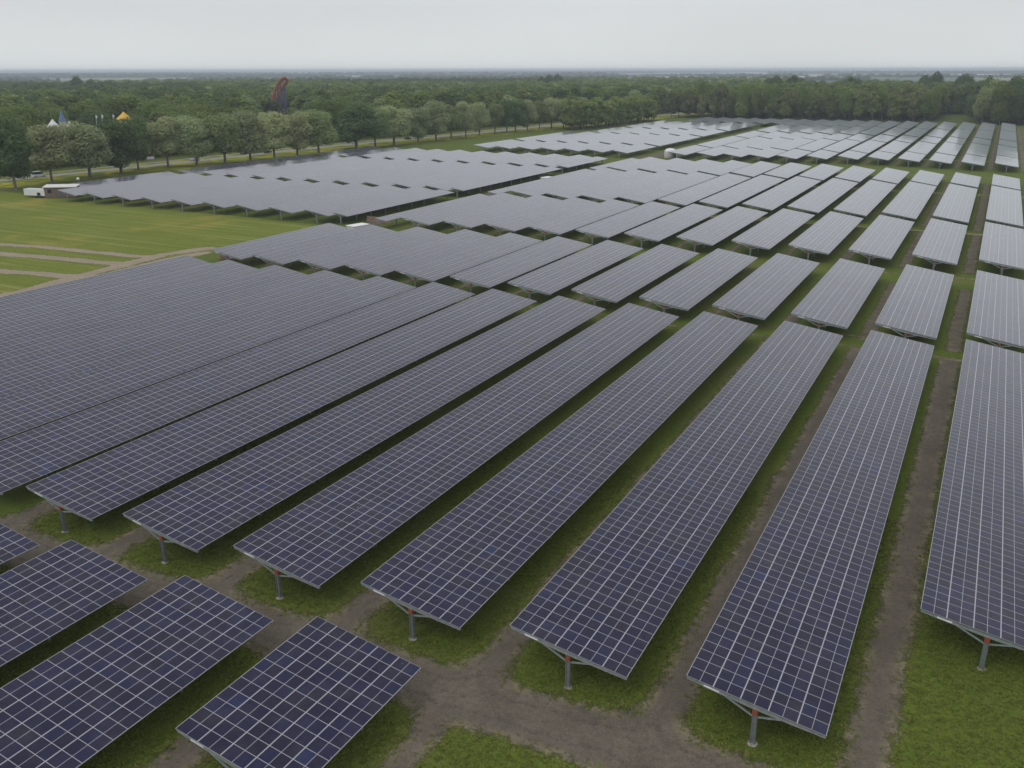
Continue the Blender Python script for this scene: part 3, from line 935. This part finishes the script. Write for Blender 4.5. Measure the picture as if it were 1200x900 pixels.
def scatter(name, pts, label, kinds=None, cat='wood'):
    """pts: rows of x, y, scale_xy, scale_z, kind"""
    pts = np.array(pts, np.float32)
    me = bpy.data.meshes.new(name)
    me.vertices.add(len(pts))
    co = np.zeros((len(pts), 3), np.float32); co[:, :2] = pts[:, :2]
    me.vertices.foreach_set('co', co.ravel())
    sc = np.stack([pts[:, 2], pts[:, 2], pts[:, 3]], 1)
    me.attributes.new('sc', 'FLOAT_VECTOR', 'POINT').data.foreach_set('vector', sc.ravel().astype(np.float32))
    rt = np.zeros((len(pts), 3), np.float32); rt[:, 2] = rng.uniform(0, 6.28, len(pts))
    me.attributes.new('rt', 'FLOAT_VECTOR', 'POINT').data.foreach_set('vector', rt.ravel())
    me.attributes.new('kd', 'INT', 'POINT').data.foreach_set('value', pts[:, 4].astype(np.int32))
    me.update()
    o = link(name, me)
    ng = bpy.data.node_groups.new(name, 'GeometryNodeTree')
    ng.interface.new_socket('Geometry', in_out='INPUT', socket_type='NodeSocketGeometry')
    ng.interface.new_socket('Geometry', in_out='OUTPUT', socket_type='NodeSocketGeometry')
    gi, go = ng.nodes.new('NodeGroupInput'), ng.nodes.new('NodeGroupOutput')
    iop = ng.nodes.new('GeometryNodeInstanceOnPoints')
    ci = ng.nodes.new('GeometryNodeCollectionInfo')
    ci.inputs['Collection'].default_value = kinds or protos
    ci.inputs['Separate Children'].default_value = True
    ci.inputs['Reset Children'].default_value = True
    iop.inputs['Pick Instance'].default_value = True
    def attr(nm, ty):
        n = ng.nodes.new('GeometryNodeInputNamedAttribute'); n.data_type = ty; n.inputs['Name'].default_value = nm; return n.outputs['Attribute']
    L = ng.links.new
    L(gi.outputs[0], iop.inputs['Points']); L(ci.outputs[0], iop.inputs['Instance'])
    L(attr('kd', 'INT'), iop.inputs['Instance Index']); L(attr('sc', 'FLOAT_VECTOR'), iop.inputs['Scale'])
    rotn = ng.nodes.new('FunctionNodeEulerToRotation'); L(attr('rt', 'FLOAT_VECTOR'), rotn.inputs[0]); L(rotn.outputs[0], iop.inputs['Rotation'])
    L(iop.outputs[0], go.inputs[0])
    md = o.modifiers.new('scatter', 'NODES'); md.node_group = ng
    tag(o, label, cat, kind='stuff')
    return o

g = random.Random(77)
pts = []
for d, x, y in cand:
    if (x, y) in fs: continue
    right = y > 690 and x > -260
    k = g.choice([3, 3, 2, 0] if right else [0, 0, 1, 2, 4, 5, 1])
    if rclump(x, y): pts.append((x, y, g.uniform(1.0, 1.3), g.uniform(1.3, 1.6), g.choice([1, 4, 0])))
    else: pts.append((x, y, g.uniform(1.1, 1.5), g.uniform(1.0, 1.3) if right else cap(x, y, 20 * g.uniform(.85, 1.2)) / 20, k))
# deeper wood on polar rings
d = 1000.0
while d < 2250:
    sp = 12.0 + (d - 1000) * 0.010
    n = int(1.32 * d / sp)
    for i in range(n):
        a = -0.66 + 1.32 * (i + g.random()) / n
        dd = d + g.uniform(-.5, .5) * sp
        ux, uy = FW.x / math.hypot(FW.x, FW.y), FW.y / math.hypot(FW.x, FW.y)
        x = CAM_POS.x + dd * (ux * math.cos(a) + RT.x * math.sin(a)); y = CAM_POS.y + dd * (uy * math.cos(a) + RT.y * math.sin(a))
        lim = 2050 + 150 * math.sin(a * 5 + 1.0) + 120 * math.sin(a * 13)
        if a < -.3: lim = min(lim, 1800 + 90 * math.sin(a * 30))
        if a > .3: lim = min(lim, 1500 + 120 * math.sin(a * 40))
        if dd > lim or not forest_ok(x, y): continue
        patch = math.sin(x * .006 + 1) + math.sin(y * .0075 + x * .003)
        k = g.choice([1, 5, 1, 3]) if patch > .6 else g.choice([4, 0, 2]) if patch < -.6 else g.choice([0, 0, 1, 2, 4])
        s = g.uniform(1.1, 1.6)
        pts.append((x, y, s, g.uniform(.85, 1.2), k))
    d += sp
# tall emergent clumps on the skyline
for cx, cy_, n, hs, rad in ((-935, 692, 5, 1.5, 16), (-203, 932, 3, 1.55, 8), (-181, 936, 3, 1.5, 6), (-130, 960, 3, 1.45, 6), (-60, 1060, 4, 1.65, 9), (-30, 1000, 4, 1.6, 10), (14, 720, 3, 1.45, 6), (-560, 1150, 6, 1.5, 12)):
    for i in range(n):
        pts.append((cx + g.uniform(-rad, rad), cy_ + g.uniform(-rad, rad), g.uniform(.85, 1.1), hs * g.uniform(.9, 1.05), g.choice([1, 5])))
scatter('forest', pts, 'dense green wood stretching back from the road to the pale plain')

# grass tufts on the near ground
def tuft_mesh(seed):
    g_ = np.random.default_rng(seed)
    mb = MB()
    for i in range(11):
        a = g_.uniform(0, 6.28); r0 = g_.uniform(0, .16); hh = g_.uniform(.04, .10); w_ = g_.uniform(.014, .028)
        x0, y0 = math.cos(a) * r0, math.sin(a) * r0
        b_ = g_.uniform(0, 6.28); lx, ly = math.cos(b_) * hh * 1.1, math.sin(b_) * hh * 1.1
        px_, py_ = -math.sin(b_) * w_, math.cos(b_) * w_
        mb.add([(x0 - px_, y0 - py_, 0), (x0 + px_, y0 + py_, 0), (x0 + lx * .4 + px_ * .8, y0 + ly * .4 + py_ * .8, hh * .7), (x0 + lx, y0 + ly, hh), (x0 + lx * .4 - px_ * .8, y0 + ly * .4 - py_ * .8, hh * .7)], [(0, 1, 2, 4), (4, 2, 3)])
    return mb.mesh('tuft', M['tuft'][seed % 2])
M['tuft'] = [leaf_material('blades_green', (0.14, 0.20, 0.022), (0.19, 0.25, 0.03), (0.25, 0.27, 0.06)), leaf_material('blades_straw', (0.18, 0.21, 0.04), (0.26, 0.26, 0.07), (0.36, 0.31, 0.13))]
TUFTS = bpy.data.collections.new('tuft_kinds')
for i in range(6): TUFTS.objects.link(bpy.data.objects.new('tuft', tuft_mesh(i)))
X_ = rng.uniform(-62, 27, 150000); Y_ = rng.uniform(-32, 34, 150000)
F_ = dirt_front(X_, Y_)
dn = (np.sin(X_ * .9 + np.sin(Y_ * .7) * 2) * np.cos(Y_ * 1.1 + X_ * .3)) * .5 + .5
ok = ((F_ < 0.05) & (rng.uniform(0, 1, 150000) < .55 + .45 * dn)) | ((F_ < .8) & (rng.uniform(0, 1, 150000) < .22))
pts = np.stack([X_[ok], Y_[ok], rng.uniform(.6, 1.3, ok.sum()), rng.uniform(.5, 1.3, ok.sum()), np.where(np.abs(F_[ok]) < .5, rng.integers(0, 6, ok.sum()), rng.integers(0, 3, ok.sum()) * 2)], 1)
scatter('grass_tufts', pts, 'short uneven grass tufts on the near ground between the tracks', TUFTS, 'grass')

# hedgerows and copses on the plain, out to the skyline
pts = []
ux, uy = FW.x / math.hypot(FW.x, FW.y), FW.y / math.hypot(FW.x, FW.y)
for j in range(48):
    d = 3000 * (1 + (j / 48.0) ** 1.4 * 3.6) * g.uniform(.93, 1.07)
    a0 = g.uniform(-.68, .66); span = g.uniform(.03, .22) if d < 5000 else g.uniform(.1, .35)
    sl = g.uniform(-.5, .5)
    n = int(span * d / (9 if d < 4000 else 16))
    for i in range(n):
        t = i / n
        a = a0 + span * t; dd = d * (1 + sl * span * (t - .5)) + g.uniform(-12, 12)
        x = CAM_POS.x + dd * (ux * math.cos(a) + RT.x * math.sin(a)); y = CAM_POS.y + dd * (uy * math.cos(a) + RT.y * math.sin(a))
        s = g.uniform(.9, 1.4) * (1.0 if d < 4000 else 1.7)
        pts.append((x, y, s, g.uniform(.6, 1.0) * (1 if d < 6000 else 1.35), g.choice([0, 1, 5, 1])))
scatter('far_treeline', pts, 'bluish hedgerows and copses on the plain below the skyline')

# ------------------------------------------------------------------ things in the lanes and by the field
def pt(x, y, rz=0, name='x'): return empty(name, (x, y, 0), rz)

def kiosk(x, y, rz, label, L=5.0, W=2.6, H=2.7):
    t = empty('transformer_kiosk', (x, y, 0), rz); tag(t, label, 'kiosk', 'white transformer kiosks in the service lane')
    b = MB(); b.box(-L / 2, L / 2, -W / 2, W / 2, .15, H); b.build('body', M['white'], t, bevel=.03)
    b = MB(); b.box(-L / 2 - .1, L / 2 + .1, -W / 2 - .1, W / 2 + .1, 0, .15); b.build('plinth', M['concrete'], t)
    b = MB(); q = .14
    b.hexa([(-L / 2 - q, -W / 2 - q, H + .002), (L / 2 + q, -W / 2 - q, H + .002), (L / 2 + q, W / 2 + q, H + .002), (-L / 2 - q, W / 2 + q, H + .002),
            (-L / 2 - q, -W / 2 - q, H + .12), (L / 2 + q, -W / 2 - q, H + .12), (L / 2 + q, W / 2 + q, H + .16), (-L / 2 - q, W / 2 + q, H + .16)])
    b.build('roof', M['white'], t)
    for s in (-.7, .7):
        b = MB(); b.box(s - .55, s + .55, -W / 2 - .03, -W / 2 - .004, .25, H - .3); d_ = b.build('door', M['pale_roof'], t)
        b = MB(); b.box(s + .38, s + .44, -W / 2 - .08, -W / 2 - .031, 1.2, 1.45); b.build('handle', M['dark'], d_)
    return t
kiosk(-124.6, 131.6, 1.36, 'white flat-roofed kiosk showing above the panels where the near service lane starts', 5.0, 2.7, 2.0)
kiosk(-128.4, 246.5, 1.36, 'small white kiosk roof halfway along the service lane among grey panels', 4.2, 2.2, 1.9)

# domed white tank at the lane corner
t = empty('storage_tank', (-119.9, 358.3, 0)); tag(t, 'round white tarpaulin-wrapped tank with a domed top at the lane corner', 'tank')
b = MB()
prof = [(2.55, 0), (2.7, .5), (2.66, 1.2), (2.74, 2.0), (2.66, 2.7), (2.5, 3.2)]
b.lathe(prof, 28); b.build('shell', M['tarp'], t, smooth=True)
b = MB(); b.lathe([(2.52, 3.19), (2.2, 3.6), (1.6, 3.95), (.8, 4.15), (0.01, 4.2)], 28); b.build('dome', M['white'], t, smooth=True)
for i in range(3):
    b = MB(); b.lathe([(2.72, .6 + i * .9), (2.79, .65 + i * .9), (2.72, .70 + i * .9)], 28); b.build('strap', M['galv'], t)

# white trailer and brown cabin at the left end of the left field
t = empty('white_trailer', (-256.3, 138.4, 0), 0.235); tag(t, 'white box trailer parked on the grass left of the brown cabin', 'trailer')
b = MB(); b.box(-3.9, 3.9, -1.25, 1.25, .7, 2.75); b.build('body', M['white'], t, bevel=.06)
b = MB(); b.box(-3.7, 3.7, -1.0, 1.0, .5, .745); b.build('chassis', M['dark'], t)
for x in (.6, 1.6):
    for s in (-1, 1):
        b = MB(); b.tube([(x, s * 1.02, .42), (x, s * 1.22, .42)], [.42, .42], 16); b.build('wheel', M['dark'], t)
b = MB(); b.box(1.0, 2.3, -1.29, -1.253, .78, 1.7); b.build('hatch', M['window'], t)
b = MB(); b.bar((-3.9, 0, .6), (-5.2, 0, .55), .12); b.build('drawbar', M['galv'], t)

t = empty('site_cabin', (-249.3, 142.2, 0), 0.60); tag(t, 'low brown cabin with a pale roof edge at the corner of the left field', 'cabin')
b = MB(); b.box(-4.8, 4.8, -1.7, 1.7, .1, 3.3); b.build('wall', M['brown_wall'], t)
b = MB(); b.box(-4.85, -4.803, -1.72, 1.72, .1, 3.3); b.build('gable', M['grey_wall'], t)
b = MB(); b.hexa([(-5.1, -2.0, 3.30), (5.1, -2.0, 3.30), (5.1, 2.0, 3.75), (-5.1, 2.0, 3.75), (-5.1, -2.0, 3.48), (5.1, -2.0, 3.48), (5.1, 2.0, 3.93), (-5.1, 2.0, 3.93)]); b.build('roof', M['pale_roof'], t)
for x in (-3.2, 2.0):
    b = MB(); b.box(x - .6, x + .6, -1.74, -1.703, 1.5, 2.6); w_ = b.build('window', M['window'], t)
    b = MB(); b.box(x - .68, x + .68, -1.76, -1.742, 1.38, 1.46); b.build('sill', M['galv'], w_)
b = MB(); b.box(-.4, .6, -1.74, -1.703, .12, 2.2); b.build('door', M['grey_wall'], t)

t = empty('site_lamp', (-252.0, 150.6, 0)); tag(t, 'white globe lamp on a thin post behind the brown cabin roof', 'lamp')
b = MB(); b.tube([(0, 0, 0), (0, 0, 4.3)], [.06, .05], 8); b.build('post', M['galv'], t)
b = MB(); b.lathe([(.01, 4.28), (.35, 4.4), (.5, 4.75), (.35, 5.1), (.01, 5.25)], 16); b.build('globe', M['white'], t, smooth=True)

# slatted fence and pallets under the panels
t = empty('pallet_stack', (-129.2, 92.6, 0), .12); tag(t, 'reddish brown stack of wooden pallets in the gap under the left panels', 'pallet stack')
for k in range(5):
    b = MB(); z = k * .30
    for x in (-2.0, 0, 2.0):
        b.box(x - .05, x + .05, -.6, .6, z, z + .1)
    for i in range(9):
        b.box(-2.2 + i * .49, -1.84 + i * .49, -.62, .62, z + .102, z + .14)
    b.build('pallet', M['wood'], t)
def pickets(x, y, rz, L, label):
    t = empty('picket_fence', (x, y, 0), rz); tag(t, label, 'fence')
    b = MB()
    for i in range(int(L / .22)): b.box(i * .22, i * .22 + .12, -.02, .02, .05, 1.55)
    b.build('picket_panel', M['wood'], t)
    for z in (.4, 1.25):
        b = MB(); b.box(0, L, .022, .07, z, z + .1); b.build('rail', M['wood'], t)
pickets(-133.5, 147.2, -.05, 8.0, 'low brown picket fence across the start of the service lane')

# ------------------------------------------------------------------ vehicles
def car(x, y, rz, paint_, label, van=False):
    t = empty('parked_car' if False else 'car', (x, y, 0.03), rz); tag(t, label, 'van' if van else 'car')
    L, W = (4.9, 1.9) if van else (4.3, 1.75)
    H = 2.1 if van else 1.46
    prof = [(-L / 2, .35), (L / 2, .35), (L / 2, .75), (L / 2 - .9, .92), (L / 2 - 1.65, .95), (-L / 2 + .1, .98), (-L / 2, .8)] if not van else [(-L / 2, .35), (L / 2, .35), (L / 2, .85), (L / 2 - .7, 1.05), (L / 2 - .9, 1.1), (-L / 2 + .05, 1.1), (-L / 2, .9)]
    def ext(mb, pr, w0, w1=None, mi=0):
        n = len(pr); w1 = w1 or [w0] * n
        vs = [(px_, -ww / 2, pz) for (px_, pz), ww in zip(pr, w1)] + [(px_, ww / 2, pz) for (px_, pz), ww in zip(pr, w1)]
        fs_ = [tuple(range(n)), tuple(range(2 * n - 1, n - 1, -1))] + [(i, i + n, (i + 1) % n + n, (i + 1) % n) for i in range(n)]
        mb.add(vs, fs_, mi)
    b = MB(); ext(b, prof, W); b.build('body', paint_, t, bevel=.05)
    zb = 1.1 if van else .96
    cab = [(-L / 2 + .12, zb), (L / 2 - (.95 if van else 1.6), zb), (L / 2 - (1.7 if van else 2.25), H), (-L / 2 + (.2 if van else .55), H)]
    b = MB(); ext(b, cab, W, [W - .06, W - .06, W - .3, W - .3]); b.build('cabin', M['window'], t)
    b = MB(); ext(b, [(cab[3][0] - .03, H - .06), (cab[2][0] + .05, H - .06), (cab[2][0], H + .03), (cab[3][0], H + .03)], W - .24); b.build('roof', paint_, t, bevel=.02)
    for px_ in (-L / 2 + .8, L / 2 - .8):
        for s in (-1, 1):
            b = MB(); b.tube([(px_, s * (W / 2 - .2), .33), (px_, s * (W / 2 + .01), .33)], [.33, .33], 14); wh = b.build('wheel', M['dark'], t)
            b = MB(); b.tube([(px_, s * (W / 2 + .012), .33), (px_, s * (W / 2 + .03), .33)], [.19, .17], 10); b.build('rim', M['silver'], wh)
    for s in (-1, 1):
        b = MB(); b.box(L / 2 - .06, L / 2 + .012, s * .62 - .18, s * .62 + .18, .6, .75); b.build('headlight', M['white'], t)
def along(y): 
    return math.atan2(1, (roadx(y + 5) - roadx(y - 5)) / 10)
car(roadx(176) + .9, 176.0, along(176), M['white'], 'white van on the road behind the two leftmost roadside trees', True)
car(roadx(250) - 1.2, 250.0, along(250) + math.pi, M['silver'], 'silver car on the road just past the sixth roadside tree')
car(roadx(295) + 1.2, 293.5, along(295), M['blackpaint'], 'black car on the road between pale roadside trees')
car(roadx(361) - 1.0, 360.7, along(361) + math.pi, M['white'], 'white car on the road behind the broad dark tree')
car(roadx(406) + 1.0, 407.0, along(406), M['silver'], 'silver car on the road behind the roadside trees, beside a dark car', True)
car(roadx(400) + 1.0, 399.5, along(400), M['blackpaint'], 'dark car on the road close behind a silver van')

# ------------------------------------------------------------------ beyond the road
t = empty('stall', (-329.8, 247.0, 0), .9); tag(t, 'small white stall with a red pyramid canopy beyond the road', 'stall')
b = MB(); b.box(-1.6, 1.6, -1.3, 1.3, 0.0, 1.1); b.build('counter', M['white'], t)
for sx_ in (-1.5, 1.5):
    for sy in (-1.2, 1.2):
        b = MB(); b.tube([(sx_, sy, 0), (sx_, sy, 2.4)], [.05, .05], 6); b.build('pole', M['white'], t)
b = MB(); q = 1.9
b.add([(-q, -q * .85, 2.3), (q, -q * .85, 2.3), (q, q * .85, 2.3), (-q, q * .85, 2.3), (0, 0, 3.5)], [(0, 1, 4), (1, 2, 4), (2, 3, 4), (3, 0, 4), (3, 2, 1, 0)]); b.build('canopy', M['red'], t)

t = empty('safety_barrier', (-312.5, 329, 0), along(329)); tag(t, 'yellow slatted barrier with orange posts beyond the road', 'barrier')
for z in (.35, .75, 1.15):
    b = MB(); b.box(-6, 6, -.05, .05, z, z + .25); b.build('rail', M['yellow_paint'], t)
for i in range(5):
    b = MB(); b.tube([(-5.6 + i * 2.8, .12, 0), (-5.6 + i * 2.8, .12, 2.2)], [.09, .07], 8); b.build('post', M['coaster'], t)

# fairground showing over the trees
def cone_tent(name, x, y, r, h0, h1, mat, label, cat='tent', n=10, rz=0.0):
    t = empty(name, (x, y, 0), rz); tag(t, label, cat)
    b = MB(); b.lathe([(r * .96, 0), (r * .96, h0)], n); b.build('wall', M['cream'], t)
    prof = [(r * 1.08, h0 - .15), (r * .62, h0 + (h1 - h0) * .33), (r * .28, h0 + (h1 - h0) * .66), (.02, h1)]
    b = MB(); b.lathe(prof, n); b.build('roof', mat, t)
    b = MB(); b.tube([(0, 0, h1 - .2), (0, 0, h1 + 1.2)], [.06, .04], 6); b.build('finial', M['galv'], t)
    return t
cone_tent('white_tent', -410.2, 258.5, 3.4, 11.6, 15.4, M['white'], 'peaked white fairground tent left of the blue spire')
cone_tent('white_pavilion', -406.8, 265.3, 2.6, 11.8, 14.2, M['white'], 'low white pavilion roof just right of the blue spire', 'pavilion')
cone_tent('yellow_tent', -421.3, 310.9, 4.6, 12.6, 16.8, M['yellow'], 'golden yellow tent peak rising over the roadside trees', 'tent', 4, .7)
t = empty('spire_tower', (-408.1, 262.6, 0)); tag(t, 'slim tower with a blue pointed spire over the roadside trees', 'tower')
b = MB(); b.lathe([(1.6, 0), (1.5, 13.2), (1.75, 13.5), (1.75, 14.0)], 12); b.build('wall', M['cream'], t)
b = MB(); b.lathe([(1.95, 13.9), (1.3, 15.6), (.75, 17.4), (.02, 19.6)], 8); b.build('spire', M['blue_roof'], t)
for i in range(4):
    a = i * math.pi / 2 + .6
    b = MB(); b.box(-.3, .3, 1.46, 1.60, 11.0, 12.3); o = b.build('window', M['window'], t); o.rotation_euler = (0, 0, a)
for x, y, h, lab in ((-398.6, 275.0, 16.8, 'tall white pennant pole over the trees, nearest the white tents'), (-396.9, 277.2, 17.0, 'tall white pennant pole over the trees, between two other pennants'), (-393.6, 281.3, 17.0, 'tall white pennant pole over the trees, nearest the yellow tent')):
    t = empty('flag_pole', (x, y, 0)); tag(t, lab, 'flag', 'white pennant poles over the trees')
    b = MB(); b.tube([(0, 0, 0), (0, 0, h)], [.12, .07], 6); b.build('pole', M['white'], t)
    b = MB(); b.add([(.07, 0, h - .1), (.8, .45, h - .5), (.7, .4, h - 1.2), (.07, 0, h - 2.2), (.07, .04, h - .1), (.8, .49, h - .5), (.7, .44, h - 1.2), (.07, .04, h - 2.2)], [(0, 1, 2, 3), (7, 6, 5, 4), (0, 4, 5, 1), (1, 5, 6, 2), (2, 6, 7, 3), (3, 7, 4, 0)]); b.build('pennant', M['white'], t)

def coaster(x, y, rz, pts, label, legs, r=.35, gauge=.9):
    t = empty('roller_coaster', (x, y, 0), rz); tag(t, label, 'roller coaster')
    P3 = [Vector(p) for p in pts]
    sm = []
    for i in range(len(P3) - 1):
        p0, p1, p2, p3 = P3[max(0, i - 1)], P3[i], P3[i + 1], P3[min(len(P3) - 1, i + 2)]
        for k in range(6):
            u = k / 6
            sm.append(.5 * ((2 * p1) + (p2 - p0) * u + (2 * p0 - 5 * p1 + 4 * p2 - p3) * u * u + (3 * p1 - p0 - 3 * p2 + p3) * u ** 3))
    sm.append(P3[-1])
    off = Vector((0, gauge, .5))
    b = MB(); b.tube(sm, [r * 1.5] * len(sm), 8); b.build('spine', M['coaster'], t)
    for s in (-1, 1):
        b = MB(); b.tube([p + Vector((0, s * gauge, .7)) for p in sm], [r * .7] * len(sm), 8); b.build('rail', M['coaster'], t)
    b = MB()
    for p in sm[::2]:
        b.bar(p + Vector((0, -gauge, .7)), p + Vector((0, gauge, .7)), .22)
    b.build('crossties', M['coaster'], t)
    for (ax_, ay, top, bx, by) in legs:
        b = MB(); b.tube([(bx, by, 0), (ax_, ay, top)], [.42, .34], 8); b.build('support', M['purple'], t)
coaster(-455.5, 476.5, .48, [(-6.4, 0, 6), (-6.0, 0, 13), (-5.2, 0, 18), (-3.4, 0, 23), (-1.0, 0, 27.5), (1.8, 0, 30.8), (4.6, 0, 32.6), (6.0, 1.2, 31.4), (5.0, 2.2, 29.0), (2.6, 2.4, 26.6), (0.2, 2.4, 23.5), (-1.8, 2.4, 19.5), (-2.8, 2.4, 15), (-3, 2.4, 7)],
        'tall orange roller coaster hook on purple legs above the wood',
        [(-4.6, .4, 18.5, -1.5, 2), (-1.4, .4, 26.5, 0.2, 2.2), (1.2, .6, 29.6, 1.4, 2.6), (3.4, 1.2, 29, 3.0, 3), (-3.0, -.4, 22.6, -.6, -2), (0, 2.2, 23, .8, 2.2), (2.0, 2.2, 25.5, 2.2, 2.4), (4.0, 2, 27.5, 4.2, 2.0), (-1.6, 2.3, 19.5, -.2, 2.4)], .75, 1.1)
coaster(-435.0, 413.9, .48, [(-4.4, 0, 13.0), (-2.8, 0, 17.6), (-.4, 0, 19.8), (2.0, 0, 19.2), (3.4, 0, 16.0), (4.2, 0, 11)],
        'small orange roller coaster hump showing between treetops', [(-.4, 0, 19.6, -.4, 1), (-2.8, 0, 17.4, -2.8, 1), (2.6, 0, 18, 2.6, 1)], .5)

# ------------------------------------------------------------------ air
def haze():
    mb = MB(); R = 27500.0
    mb.box(-R, R, -R, R, -1.0, 48.0)
    n = N('haze_air')
    v = n.new('ShaderNodeVolumePrincipled')
    v.inputs['Color'].default_value = (0.80, 0.90, 1.0, 1)
    v.inputs['Density'].default_value = 0.00015
    v.inputs['Anisotropy'].default_value = 0.0
    n.lk(v.outputs[0], n.out.inputs['Volume'])
    for l in list(n.out.inputs['Surface'].links): n.t.links.remove(l)
    n.mat.node_tree.nodes.remove(n.b)
    o = mb.build('haze', n.mat)
    tag(o, kind='stuff')
haze()
